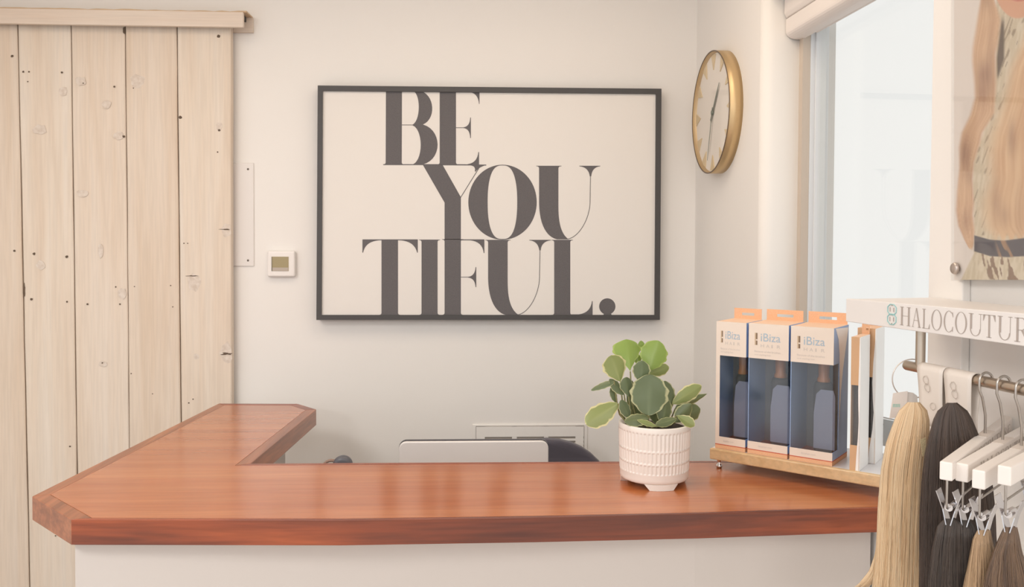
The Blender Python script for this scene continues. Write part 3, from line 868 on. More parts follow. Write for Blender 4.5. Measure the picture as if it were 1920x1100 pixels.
def leaf(bx, by, tx, ty, w, m, db=0.0, dt=0.0, tw=0.0, fold=0.10, curl=0.0, wide=0.58, shape=0.75, wav=0.0):
    b, t = lp(bx, by, db), lp(tx, ty, dt)
    ax = t - b; L = ax.length; u = ax.normalized()
    view = ((b + t)/2 - CAM).normalized()
    sd = u.cross(view).normalized()
    nn = sd.cross(u).normalized()              # towards or away from the viewer
    if nn.dot(view) > 0: nn = -nn
    sd2 = sd*math.cos(tw) + nn*math.sin(tw); nn2 = nn*math.cos(tw) - sd*math.sin(tw)
    W = 1.1*w/3.4375/F*(pc.y)/2; tw *= 0.6
    NU, NV = 26, 10
    vs, cols, fs = [], [], []
    ph = random.uniform(0, 6)
    for i in range(NU+1):
        t_ = 0.5 - 0.5*math.cos(PI*i/NU)
        e = math.log(0.5)/math.log(wide)
        hw = W*(max(0.0, math.sin(PI*t_**e)))**shape if 0 < i < NU else 0.0006
        for j in range(NV+1):
            v = -1 + 2*j/NV
            wv = 1 + wav*math.sin(t_*26 + ph + v)*abs(v)**3
            p = b + u*(L*t_) + sd2*(hw*v*wv) + nn2*(-fold*hw*abs(v)**1.5*1.2 + curl*L*(-(t_-0.3)**2) + 0.03*W*math.sin(t_*9+ph)*v)
            vs.append(p)
            tip = max(0.0, (t_-0.82)/0.18)
            vein = max(0.0, 1 - abs(v)/0.10)*(1-t_)*0.8
            cols.append((max(abs(v)**1.6, tip)*0.6 + 0.25*abs(v)**6, vein, 0, 1))
    n_ = NV+1
    for i in range(NU):
        for j in range(NV):
            fs.append([i*n_+j, i*n_+j+1, (i+1)*n_+j+1, (i+1)*n_+j])
    o = np_mesh('leaf', [tuple(p) for p in vs], fs, m, pot, cols)
    return b
LV = [
 (350, 262, 325, 52, 175, L_BRIGHT, -0.01, 0.02, 0.25, 0.25, 0.1, 0.72, 0.62),
 (400, 86, 442, 84, 40, L_BRIGHT, 0.01, 0.02, 0.2, 0.1, 0, 0.45, 0.8),
 (470, 255, 530, 62, 165, L_BRIGHT, 0.0, 0.01, 0.1, 0.2, 0.1, 0.56, 0.6),
 (462, 285, 600, 232, 80, L_VAR, 0.02, 0.03, 0.3, 0.2, 0, 0.62, 0.6),
 (285, 325, 225, 158, 145, L_VAR, -0.01, -0.01, 0.15, 0.2, 0, 0.60, 0.58),
 (420, 332, 425, 192, 105, L_DARK, -0.03, -0.03, 0.1, 0.15, 0, 0.55, 0.55),
 (467, 545, 478, 280, 222, L_DARK, -0.055, -0.045, 0.0, 0.12, 0, 0.52, 0.55),
 (608, 505, 570, 322, 120, L_DARK, -0.02, -0.02, 0.5, 0.2, 0, 0.5, 0.6),
 (622, 470, 812, 352, 92, L_VAR, -0.02, -0.01, 0.2, 0.2, 0.1, 0.55, 0.6),
 (640, 500, 846, 405, 56, L_DEEP, -0.01, 0.0, 0.5, 0.3, 0, 0.4, 0.8),
 (650, 570, 800, 500, 118, L_DEEP, 0.01, 0.02, 0.3, 0.2, 0, 0.62, 0.6),
 (640, 590, 745, 470, 90, L_DEEP, -0.03, -0.03, 0.3, 0.3, 0, 0.5, 0.7),
 (560, 600, 585, 430, 96, L_DEEP, -0.04, -0.035, 0.3, 0.3, 0, 0.5, 0.7),
 (650, 545, 765, 612, 66, L_VAR, -0.05, -0.07, 0.3, 0.2, 0, 0.62, 0.6),
 (310, 410, 215, 310, 66, L_DARK, -0.01, -0.01, 0.5, 0.2, 0, 0.5, 0.6),
 (245, 325, 98, 378, 42, L_DARK, -0.01, -0.02, 0.4, 0.2, 0.15, 0.4, 0.5),
 (272, 468, 62, 600, 132, L_VAR, -0.02, -0.03, 0.15, 0.15, 0.05, 0.58, 0.5),
 (262, 462, 225, 365, 46, L_DARK, 0.0, 0.0, 0.5, 0.2, 0, 0.5, 0.6),
 (340, 425, 322, 298, 85, L_DARK, -0.02, -0.02, 0.4, 0.3, 0, 0.62, 0.6),
 (345, 560, 290, 445, 72, L_DARK, -0.03, -0.03, 0.4, 0.2, 0, 0.5, 0.6),
 (470, 560, 312, 585, 78, L_DEEP, -0.05, -0.055, 0.3, 0.2, 0, 0.5, 0.6),
 (520, 614, 395, 574, 34, L_VAR, -0.062, -0.065, 0.3, 0.2, 0, 0.5, 0.7),
 (645, 565, 512, 606, 56, L_DEEP, -0.05, -0.062, 0.3, 0.2, 0, 0.5, 0.6),
 (405, 222, 392, 148, 46, L_BRIGHT, 0.03, 0.035, 0.2, 0.2, 0, 0.55, 0.6),
 (355, 510, 362, 320, 60, L_DEEP, 0.0, 0.0, 0.4, 0.3, 0, 0.5, 0.7),
 (520, 600, 520, 420, 110, L_DEEP, 0.01, 0.01, 0.3, 0.2, 0, 0.5, 0.7),
 (420, 600, 410, 440, 110, L_DEEP, 0.02, 0.02, 0.3, 0.2, 0, 0.5, 0.7),
 (690, 600, 720, 480, 90, L_DEEP, 0.03, 0.03, 0.3, 0.2, 0, 0.5, 0.7),
]
M_STEM = mat('plant_stem', (138, 136, 92), 0.5)
root = lp(460, 612, 0.0); root.z = ZC + HP*0.91
for q in LV:
    bx, by, tx, ty, w_, m_, db, dt, tw, fold, curl, wide, shp = q
    b = leaf(bx, by, tx, ty, w_, m_, db, dt, tw, fold, curl, wide, shp, wav=0.06)
    if (bx, by) == (400, 86): continue
    r0 = root + Vector(((b.x-root.x)*0.55, (b.y-root.y)*0.4, 0))
    mid = (r0 + b)/2 + Vector(((b.x-root.x)*0.12, 0.004, 0.0))
    if b.z - r0.z > 0.012:
        MB().tube([r0, mid, b], [0.0026, 0.0022, 0.0018], 7).build('stem', M_STEM, pot)

# ================================================================== TEXT HELPERS
def font_mesh(txt):
    cu = bpy.data.curves.new('tmp_text', 'FONT'); cu.body = txt; cu.size = 1.0; cu.resolution_u = 3
    o = bpy.data.objects.new('tmp_text', cu); C.objects.link(o)
    bpy.context.view_layer.update()
    me = bpy.data.meshes.new_from_object(o.evaluated_get(bpy.context.evaluated_depsgraph_get()))
    v = [tuple(q.co) for q in me.vertices]; f = [list(p.vertices) for p in me.polygons]
    bpy.data.objects.remove(o); bpy.data.curves.remove(cu); bpy.data.meshes.remove(me)
    return v, f
_fc = {}
def put_text(mb, txt, fr, s0, s1, z0, z1, out):
    if txt not in _fc: _fc[txt] = font_mesh(txt)
    v, f = _fc[txt]
    xs = [q[0] for q in v]; ys_ = [q[1] for q in v]
    a, b, c, d = min(xs), max(xs), min(ys_), max(ys_)
    mb.add([fr.p(s0 + (q[0]-a)/(b-a)*(s1-s0), z0 + (q[1]-c)/(d-c)*(z1-z0), out) for q in v], f)
    return mb
def ring_poly(cx, cy, rx, ry, ix, iy, a0=0.0, a1=2*PI, n=28):
    q = []
    for k in range(n):
        t, u = a0 + (a1-a0)*k/n, a0 + (a1-a0)*(k+1)/n
        q.append([(cx+rx*math.cos(t), cy+ry*math.sin(t)), (cx+rx*math.cos(u), cy+ry*math.sin(u)), (cx+ix*math.cos(u), cy+iy*math.sin(u)), (cx+ix*math.cos(t), cy+iy*math.sin(t))])
    return q
def R_(x0, y0, x1, y1): return [(x0, y0), (x1, y0), (x1, y1), (x0, y1)]
def glyph(ch):
    """condensed thin serif capitals in a unit box"""
    t, hl = 0.15, 0.028
    sf = lambda x0, x1, y: R_(x0, y-hl/2 if y > 0.5 else y, x1, y if y > 0.5 else y+hl)
    if ch == 'H': return [R_(0.12, 0, 0.12+t, 1), R_(0.73, 0, 0.73+t, 1), R_(0.2, 0.5, 0.8, 0.5+hl)] + [R_(a, y, a+0.34, y+hl) for a in (0.02, 0.63) for y in (0, 1-hl)]
    if ch == 'A': return [[(0.43, 1), (0.55, 1), (0.93, 0), (0.76, 0)], [(0.45, 0.97), (0.49, 0.97), (0.13, 0), (0.08, 0)], R_(0.24, 0.34, 0.72, 0.34+hl), R_(0, 0, 0.24, hl), R_(0.66, 0, 1, hl)]
    if ch == 'L': return [R_(0.16, 0, 0.16+t*1.15, 1), R_(0.02, 1-hl, 0.48, 1), R_(0.02, 0, 0.95, hl), [(0.78, hl), (0.95, hl), (0.97, 0.26), (0.93, 0.26)]]
    if ch == 'O': return ring_poly(0.5, 0.5, 0.5, 0.52, 0.37, 0.495)
    if ch == 'C': return ring_poly(0.53, 0.5, 0.52, 0.52, 0.38, 0.495, 0.95, 2*PI-0.95) + [[(0.80, 0.93), (0.92, 0.97), (0.95, 0.72), (0.91, 0.72)], [(0.80, 0.07), (0.92, 0.03), (0.95, 0.28), (0.91, 0.28)]]
    if ch == 'U': return [R_(0.10, 0.3, 0.10+t, 1), R_(0.84, 0.3, 0.84+hl*1.2, 1), R_(0, 1-hl, 0.36, 1), R_(0.72, 1-hl, 1, 1)] + ring_poly(0.487, 0.31, 0.387, 0.33, 0.30, 0.30, PI, 2*PI, 16)
    if ch == 'T': return [R_(0.43, 0, 0.43+t, 1), R_(0, 1-hl, 1, 1), R_(0.3, 0, 0.72, hl), [(0, 1), (0.2, 1), (0.03, 0.72), (0, 0.72)], [(1, 1), (0.8, 1), (0.97, 0.72), (1, 0.72)]]
    if ch == 'R': return [R_(0.12, 0, 0.12+t, 1), R_(0, 0, 0.4, hl), R_(0, 1-hl, 0.5, 1), R_(0.2, 0.48, 0.5, 0.48+hl), [(0.42, 0.5), (0.58, 0.5), (1, 0), (0.82, 0)]] + ring_poly(0.45, 0.745, 0.38, 0.265, 0.24, 0.235, -PI/2, PI/2, 14)
    if ch == 'E': return [R_(0.12, 0, 0.12+t, 1), R_(0, 0, 0.9, hl), R_(0, 1-hl, 0.86, 1), R_(0.2, 0.5, 0.62, 0.5+hl), R_(0.60, 0.38, 0.63, 0.64), [(0.72, hl), (0.9, hl), (0.93, 0.26), (0.90, 0.26)], [(0.7, 1), (0.86, 1), (0.87, 0.76), (0.84, 0.76)]]
    return []
def put_glyph(mb, ch, fr, s0, s1, z0, z1, out):
    for p in glyph(ch):
        mb.poly([fr.p(s0 + x*(s1-s0), z0 + y*(z1-z0), out) for x, y in p])
    return mb

# ================================================================== BRUSH DISPLAY
e1 = -hdir(-1160); e2 = Vector((-e1.y, e1.x, 0))
if e2.dot(FWD) < 0: e2 = -e2
T0 = on_z(1330, 860, ZC+0.025)
TR = Frame(T0, e1, -e2)                       # out > 0 comes towards the viewer
sT1 = TR.sz(1690, 912)[0]
zr0, zr1 = ZC+0.025, ZC+0.025+0.030
M_TRAYW = wood('pale_beech', (224, 190, 144), (212, 174, 126), (232, 202, 158), 'X', 0.45, 0.1, 2.0, 120, 0.3)
M_TRAYP = mat('white_tray', (236, 234, 236), 0.3)
tray = thing('display_riser', 'low beech edged white display riser on small turned feet', 'riser', TR.p(sT1/2, ZC, -0.1))
extr = MB().fbox(TR, 0.0, sT1, zr0, zr1, -0.014, 0.0)
extr.build('front_rail', M_TRAYW, tray, bevel=0.003)
zp = zr1 - 0.001
MB().fbox(TR, 0.001, sT1, zp-0.012, zp, -0.24, -0.0145).build('tray_panel', M_TRAYP, tray)
MB().fbox(TR, 0.0, sT1, zr0, zp-0.0125, -0.254, -0.24).build('back_rail', M_TRAYW, tray)
for s in (0.02, sT1-0.02):
    for o_ in (-0.02, -0.23):
        c = TR.p(s, ZC, o_)
        lo_ = zp-0.0125-ZC if o_ > -0.1 else zp-0.0125-ZC
        MB().lathe([(0, 0), (0.0065, 0.0), (0.0085, 0.004), (0.0075, 0.009), (0.0035, 0.013), (0.005, 0.019), (0.0085, 0.025), (0.0085, lo_), (0, lo_)], c, 20).build('foot', M_CHROME, tray)

M_CARD = mat('carton_white', (240, 226, 212), 0.55)
M_CARDW = mat('carton_bright_white', (252, 250, 248), 0.5)
M_BLUE = mat('carton_blue', (164, 192, 234), 0.5)
M_ORANGE = mat('carton_orange', (240, 192, 154), 0.6, noise=((500, 500, 500), (236, 180, 138), 3))
M_PALEOR = mat('carton_peach', (244, 206, 176), 0.6)
M_RED = mat('carton_red_line', (204, 96, 70), 0.6)
M_KRAFT = mat('carton_kraft', (220, 178, 138), 0.6)
M_INS = mat('insert_grey', (150, 150, 152), 0.7)
M_INSB = mat('insert_blue', (158, 162, 182), 0.6)
M_TXTB = mat('print_blue', (176, 194, 208), 0.6)
M_TXTG = mat('print_grey', (212, 202, 194), 0.6)
M_TXTBR = mat('print_brown', (140, 116, 92), 0.6)
M_TXTGD = mat('print_gold', (214, 190, 160), 0.6)
M_FILM = film('clear_film', (240, 242, 244), 0.07, 0.16)
M_BRIS = mat('dark_bristles', (98, 95, 94), 0.6, bump=((900, 900, 900), 0.6, 0.002))
M_HANDLE = wood('brush_handle_wood', (214, 142, 92), (200, 124, 76), (226, 158, 108), 'Z', 0.35, 0.3)
MB_N = 0

def brush_box(px0, px1, label, n0, zt, depth, gap_right=True, tabw=(0.28, 1.0)):
    """front face between two pixel columns on the plane n0 behind the riser's front"""
    s0, s1 = TR.sz(px0, 740, n0)[0], TR.sz(px1, 740, n0)[0]
    w = s1 - s0; zb = zp + 0.0005; H = zt - zb
    b = thing('brush_box', label, 'box', TR.p((s0+s1)/2, zb, n0 - depth/2), 'boxed round hair brushes on the riser')
    tk = 0.0016
    zh, zw = zt - H*0.266, zb + H*0.095        # header's lower edge, window's lower edge
    zo = zb + H*0.030
    wb_ = depth*0.36                           # the window wraps round the right side
    # carton shell
    MB().fbox(TR, s0, s1, zh, zt, n0-tk, n0).build('header_card', M_CARD, b)
    MB().fbox(TR, s0, s1, zo, zw, n0-tk, n0).build('lower_card', M_CARD, b)
    MB().fbox(TR, s0, s1, zb, zo, n0-depth, n0+0.0002).build('base_band', M_ORANGE, b)
    MB().fbox(TR, s0, s1+0.0003, zo, zo+0.0022, n0-depth, n0+0.0004).build('red_line', M_RED, b)
    MB().fbox(TR, s0+tk, s1-tk, zt-tk, zt, n0-depth, n0-tk).build('top_flap', M_PALEOR, b)
    MB().fbox(TR, s0+tk, s1-tk, zo, zt-tk, n0-depth, n0-depth+tk).build('back_card', M_INS, b)
    MB().fbox(TR, s0, s0+tk, zo, zt-0.0005, n0-depth, n0-tk).build('side_card', M_BLUE, b)
    sr = MB()
    sr.fbox(TR, s1-tk, s1, zo, zt-0.0005, n0-depth, n0-tk-wb_)
    sr.fbox(TR, s1-tk, s1, zh, zt-0.0005, n0-tk-wb_, n0-tk)
    sr.fbox(TR, s1-tk, s1, zo, zw, n0-tk-wb_, n0-tk)
    sr.build('side_card', M_BLUE, b)
    if px0 < 1350:
        MB().fbox(TR, s0, s0+w*0.13, zw, zh, n0-tk, n0-0.0001).build('left_card', M_CARD, b)
    # curved white flash on the right side
    P = lambda u, v: TR.p(s1+0.0004, zt - v*H, n0 - u*depth)
    left = [(0.10, 0.004), (0.30, 0.09), (0.38, 0.20), (0.40, 0.33), (0.42, 0.50), (0.40, 0.66), (0.36, 0.78)]
    right = [(0.43, 0.66), (0.50, 0.50), (0.62, 0.33), (0.84, 0.13), (0.97, 0.02)]
    pts = [P(u, v) for u, v in left + right]
    fl = MB(); fl.poly(pts); fl.build('white_flash', M_CARDW, b)
    # window film, front and side
    MB().fbox(TR, s0+0.002, s1-0.0012, zw, zh, n0-0.0011, n0-0.0005).fbox(TR, s1-0.0011, s1-0.0005, zw, zh, n0-tk-wb_, n0-0.0012).build('window_film', M_FILM, b)
    # insert card
    ins = [TR.p(s0+w*0.45 + w*0.45*x, zw - 0.002 + H*0.44*z, n0-depth*0.30) for x, z in [(0, 0), (1.1, 0), (1.1, 0.9), (1.0, 1.0), (0.35, 1.0), (0.12, 0.92), (0.0, 0.6)]]
    MB().prism(ins, e2*0.002).build('insert_card', M_INSB, b)
    # hang tab with its slot, rising from the back
    t0_, t1_ = s0 + w*0.03, s1 - w*0.03
    tz0, tz1 = zt, zt + H*0.085
    hs0, hs1 = s0 + w*0.30, s0 + w*0.72
    hz0, hz1 = zt + H*0.028, zt + H*0.050
    tbm = MB()
    n1 = n0 - depth
    for (a, c, e, f) in ((t0_, t1_, tz0, hz0), (t0_, t1_, hz1, tz1), (t0_, hs0, hz0, hz1), (hs1, t1_, hz0, hz1)):
        tbm.fbox(TR, a, c, e, f, n1, n1+0.001)
    lab(tbm.build('hang_tab', M_ORANGE, b), 'orange hang tab with a slot')
    # print
    X = lambda u: s0 + w*u
    Z = lambda v: zt - H*0.266*v
    o_ = n0 + 0.0004
    tx = MB(); put_text(tx, 'iBiza', TR, X(0.31), X(0.80), Z(0.50), Z(0.27), o_); lab(tx.build('print_name', M_TXTB, b), 'pale blue lettering')
    tx = MB()
    for k, chh in enumerate('HAIR'):
        put_text(tx, chh, TR, X(0.31 + 0.135*k), X(0.31 + 0.135*k + (0.03 if chh == 'I' else 0.085)), Z(0.67), Z(0.58), o_)
    put_text(tx, 'Because of the brushes', TR, X(0.155), X(0.80), Z(0.82), Z(0.765), o_)
    put_text(tx, 'and styling hair', TR, X(0.155), X(0.58), Z(0.92), Z(0.865), o_)
    put_text(tx, 'ibizahair.com', TR, X(0.28), X(0.62), zo + (zw-zo)*0.42, zo + (zw-zo)*0.66, o_)
    tx.build('print_text', M_TXTG, b)
    tx = MB().poly([TR.p(X(u), Z(v), o_) for u, v in ((0.185, 0.45), (0.225, 0.45), (0.225, 0.27), (0.185, 0.27))])
    tx.poly([TR.p(X(u), Z(v), o_) for u, v in ((0.185, 0.615), (0.225, 0.615), (0.225, 0.49), (0.185, 0.49))])
    tx.build('print_mark', M_TXTBR, b)
    MB().poly([TR.p(X(u), Z(v), o_) for u, v in ((0.155, 0.62), (0.182, 0.62), (0.182, 0.27), (0.155, 0.27))]).build('print_mark', M_TXTGD, b)
    # the brush inside
    bc = TR.p(s0 + w*0.56, zb, n0 - depth*0.62)
    return b, (bc, zo, H, w, depth)

def round_brush(info, label):
    bc, zo, H, w, depth = info
    r = min(w, depth)*0.25
    br = thing('hair_brush', label, 'brush', (bc.x, bc.y, zo), 'round brushes inside the boxes')
    c = Vector((bc.x, bc.y, zo + 0.004))
    MB().lathe([(0, 0), (r*0.75, 0), (r*0.9, H*0.02), (r*0.9, H*0.50), (r*0.7, H*0.53), (0, H*0.53)], c, 26).build('barrel', M_BRIS, br)
    MB().lathe([(r*0.62, H*0.531), (r*0.62, H*0.55), (r*0.50, H*0.57), (r*0.55, H*0.70), (r*0.5, H*0.85), (r*0.30, H*0.92), (0, H*0.925)], c, 22).build('handle', M_HANDLE, br)
    return br
zbx = TR.px(1562, 615.6, -0.016).z
b1, i1_ = brush_box(1342, 1398, 'leftmost white and blue brush box on the display riser', -0.016, zbx-0.001, 0.118)
round_brush(i1_, 'dark round brush inside the leftmost white brush box')
b2, i2_ = brush_box(1402.5, 1477.5, 'middle white fronted brush box on the riser between two alike', -0.016, zbx, 0.124)
round_brush(i2_, 'dark round brush inside the middle white brush box')
b3, i3_ = brush_box(1481.5, 1562, 'white fronted brush box with its blue right side showing, beside kraft boxes', -0.016, zbx, 0.130)
round_brush(i3_, 'dark round brush inside the box with the blue side showing')

def kraft_box(pxl, pxr, pxe, pxb, yb, ytop, label):
    """narrow carton past the third box: kraft front, white curved side; (pxb, yb) is a point of its front lower edge"""
    q = on_z(pxb, yb, zp)
    n0 = (q - TR.o).dot(TR.n)
    s0, s1 = TR.sz(pxl, 760, n0)[0], TR.sz(pxr, 760, n0)[0]
    best = min((abs(TR_px(TR.p(s1, 1.3, n0 - d)) - pxe), d) for d in [k*0.002 for k in range(10, 70)])[1]
    zb = zp + 0.0005; zt = TR.px(pxr, ytop, n0).z; H = zt - zb
    w = s1 - s0
    b = thing('narrow_brush_box', label, 'box', TR.p((s0+s1)/2, zb, n0-best/2), 'kraft cartons at the end of the riser')
    zh, zw = zt - H*0.36, zb + H*0.19
    tk = 0.0016
    MB().fbox(TR, s0, s1, zh, zt, n0-tk, n0).build('header_card', M_KRAFT, b)
    MB().fbox(TR, s0, s1, zb, zw, n0-tk, n0).build('lower_card', M_KRAFT, b)
    MB().fbox(TR, s0+0.001, s1-0.001, zw, zh, n0-0.0012, n0-0.0006).build('window_film', M_FILM, b)
    MB().fbox(TR, s0, s1-tk, zb, zt, n0-best, n0-best+tk).build('back_card', M_INS, b)
    MB().fbox(TR, s0+0.002, s1-0.004, zb+0.002, zh+0.01, n0-0.03, n0-0.02).build('insert_card', mat('insert_brown', (104, 92, 84), 0.7), b)
    MB().fbox(TR, s0+tk, s1-tk, zt-tk, zt, n0-best+tk, n0-tk).build('top_flap', M_PALEOR, b)
    MB().fbox(TR, s0, s0+tk, zb, zt-0.0005, n0-best+tk, n0-tk).build('side_card', M_KRAFT, b)
    wv = [(0.0, 0.0), (0.12, 0.05), (0.25, 0.12), (0.4, 0.16), (0.52, 0.12), (0.62, 0.06), (0.75, 0.12), (0.88, 0.26), (1.0, 0.34)]
    MB().poly([TR.p(s1 - w*f_, zt - H*v_, n0+0.0004) for v_, f_ in wv] + [TR.p(s1, zb, n0+0.0004), TR.p(s1, zt, n0+0.0004)]).build('white_edge', M_CARDW, b)
    # white side, bowed outward along its front edge
    N = 12; vs = []
    for k in range(N+1):
        v = k/N; z = zt - 0.0005 - H*0.999*v
        bow = 0.10*math.sin(v*2*PI*0.85)
        for o2 in (n0 + 0.0003 + best*bow*0.25, n0-best):
            vs += [TR.p(s1-tk, z, o2), TR.p(s1+0.0002 + (0.0 if o2 < n0-0.01 else 0.004*abs(bow)/0.1*0.5), z, o2)]
    fs = []
    for k in range(N):
        a, c = 4*k, 4*k+4
        fs += [[a, a+1, c+1, c], [a+1, a+3, c+3, c+1], [a+3, a+2, c+2, c+3], [a+2, a, c, c+2]]
    fs += [[0, 2, 3, 1], [4*N, 4*N+1, 4*N+3, 4*N+2]]
    lab(MB().add(vs, fs).build('side_card', M_CARDW, b), 'white side card')
    n1 = n0-best
    tbm = MB(); hs0, hs1 = s0+w*0.55, s0+w*0.85
    for (a, c, e, f) in ((s0+0.002, s1-0.001, 0, 0.030), (s0+0.002, s1-0.001, 0.052, 0.085), (s0+0.002, hs0, 0.030, 0.052), (hs1, s1-0.001, 0.030, 0.052)):
        tbm.fbox(TR, a, c, zt+H*e, zt+H*f, n1, n1+0.001)
    tbm.build('hang_tab', M_ORANGE, b)
    return b
def TR_px(p):
    q = ROT.transposed() @ (p - CAM)
    return 960 + F*q.x/(-q.z)
kraft_box(1594.5, 1611.5, 1629.5, 1603, 882.5, 632, 'narrow kraft carton with a curved white side, nearest of the two')
kraft_box(1606, 1640.5, 1657, 1634, 869, 616, 'narrow kraft carton with white side, behind the other kraft one')

# pale card on the window glass
wg = Frame(WR.p(0, 0, -0.169), WR.s, WR.n)
k0 = [wg.px(x, y, 0.0005) for x, y in ((1647, 783), (1690, 792), (1684, 842), (1643, 832))]
wc = thing('window_card', 'pale blue printed card stuck to the lower window glass', 'card', k0[3])
MB().prism(k0, WR.n*0.001).build('sheet', mat('pale_blue_card', (206, 216, 222), 0.6), wc)
k1 = [wg.px(x, y, 0.002) for x, y in ((1648, 779), (1690, 788), (1690, 791), (1648, 782))]
MB().prism(k1, WR.n*0.0006).build('top_edge', mat('card_edge', (228, 234, 238), 0.5), wc)
for (x, y, r_) in ((1652, 793, 1.6), (1656, 795, 1.1)):
    c = wg.px(x, y, 0.002)
    MB().prism([c + (WR.s*math.cos(k/10*2*PI)*1.6 + Vector((0, 0, math.sin(k/10*2*PI))))*r_*0.0013 for k in range(10)], WR.n*0.0005).build('mark', mat('card_mark', (110, 116, 120), 0.6), wc)

# ================================================================== HAIR SHOP DISPLAY
dS = 1.71
S0 = at_d(1586, 580, dS)
dr = -hdir(500); nr = Vector((dr.y, -dr.x, 0))
if nr.x > 0: nr = -nr
SG = Frame(S0, dr, nr)                         # sign front plane; s runs towards the viewer
zs1, zs0 = SG.px(1586, 559.5).z, SG.px(1586, 602.5).z
def fixz(px, py): return SG.sz(px, py)
s_e = SG.sz(2045, 600)[0]
rk = thing('hair_display_rack', 'white lettered sign shelf with a steel hanging rail on the right wall', 'rack', SG.p(s_e/2, zs0, -0.1))
# sign board follows its two measured edges
a_, b_ = SG.sz(1586, 559.5), SG.sz(1920, 587.5); c_, d_ = SG.sz(1586, 602.5), SG.sz(1920, 649)
def ztop(s): return a_[1] + (b_[1]-a_[1])*(s-a_[0])/(b_[0]-a_[0])
def zbot(s): return c_[1] + (d_[1]-c_[1])*(s-c_[0])/(d_[0]-c_[0])
sb = MB().hexa([SG.p(0, zbot(0), 0), SG.p(s_e, zbot(s_e), 0), SG.p(s_e, zbot(s_e), -0.012), SG.p(0, zbot(0), -0.012),
                SG.p(0, ztop(0), 0), SG.p(s_e, ztop(s_e), 0), SG.p(s_e, ztop(s_e), -0.012), SG.p(0, ztop(0), -0.012)])
sb.build('sign_board', M_WHITE, rk, bevel=0.0015)
# shelf top reaching back to the wall
def to_wall(p, gap=0.0195):
    q = p.copy(); t = ((WR.o - q).dot(WR.n) + gap)/nr.dot(WR.n)
    return q + nr*t
pA, pB = SG.p(0.0, ztop(0)-0.001, -0.0125), SG.p(s_e, ztop(s_e)-0.001, -0.0125)
MB().prism([pA, pB, to_wall(pB), to_wall(pA)], (0, 0, -0.016)).build('shelf', M_WHITE, rk)
RO = -0.032
RL = Frame(SG.p(0, 0, RO), dr, nr)
r_s0, r_z0 = RL.sz(1698, 684)
r_s1, r_z1 = RL.sz(1920, 731)
r_se = RL.sz(2045, 740)[0]
def rz(s): return r_z0 + (r_z1-r_z0)*(s-r_s0)/(r_s1-r_s0)
def rp(s, dz=0.0, out=0.0): return RL.p(s, rz(s)+dz, out)
RR = 0.0092
MB().tube([rp(r_s0-0.001), rp(r_s0+0.001), rp(r_s0+0.004), rp(r_se)], [RR*0.6, RR*0.9, RR, RR], 20).build('rail', M_STEEL, rk)
s_p = RL.sz(1726, 650)[0]
for s in (s_p, r_se-0.02):
    MB().tube([rp(s, RR*0.5), RL.p(s, ztop(s)-0.018, 0)], 0.0085, 18).build('post', M_STEEL, rk)
# sign lettering
M_SIGN = mat('sign_grey', (178, 166, 158), 0.6)
M_TEAL = mat('sign_teal', (158, 206, 204), 0.6)
def linez(px, tops): return tops[0][1] + (tops[1][1]-tops[0][1])*(px-tops[0][0])/(tops[1][0]-tops[0][0])
top_l = ((1688, 574.5), (1880, 592.5)); bot_l = ((1688, 609), (1880, 636.5))
for ch, x0, x1 in [('H', 1687, 1708), ('A', 1709.5, 1727), ('L', 1728.5, 1744), ('O', 1746, 1766), ('C', 1769, 1788), ('O', 1790.5, 1813), ('U', 1816, 1842), ('T', 1843, 1866), ('U', 1870, 1898), ('R', 1902, 1931), ('E', 1935, 1962)]:
    sA, zA0 = SG.sz(x0, linez(x0, bot_l)); _, zA1 = SG.sz(x0, linez(x0, top_l))
    sB, zB0 = SG.sz(x1, linez(x1, bot_l)); _, zB1 = SG.sz(x1, linez(x1, top_l))
    mb = MB()
    for p in glyph(ch):
        mb.poly([SG.p(sA + x*(sB-sA), (zA0*(1-x)+zB0*x)*(1-y) + (zA1*(1-x)+zB1*x)*y, 0.0004) for x, y in p])
    mb.build('letter', M_SIGN, rk)
lg = MB(); gd_ = MB()
sA, zA = SG.sz(1664, 607.5); sB, zB = SG.sz(1681.5, 570.5)
def LG(u, v): return SG.p(sA + (sB-sA)*u, zA + (zB-zA)*v, 0.0008)
for v0, v1 in ((0.02, 0.52), (0.48, 0.98)):
    pts = [(0.30, v0), (0.70, v0), (0.97, v0+0.13), (0.97, v1-0.13), (0.70, v1), (0.30, v1), (0.03, v1-0.13), (0.03, v0+0.13)]
    lg.tube([LG(*p) for p in pts], 0.0009, 5, closed=True)
    gd_.tube([LG(0.30, (v0+v1)/2-0.1), LG(0.30, (v0+v1)/2+0.1)], 0.0007, 4); gd_.tube([LG(0.70, (v0+v1)/2-0.1), LG(0.70, (v0+v1)/2+0.1)], 0.0007, 4)
for v in (0.06, 0.5, 0.94):
    gd_.tube([LG(0.5, v-0.025), LG(0.5, v+0.025)], 0.0010, 5)
lab(lg.build('emblem', M_TEAL, rk), 'teal knot emblem'); gd_.build('emblem_dot', M_SIGN, rk)

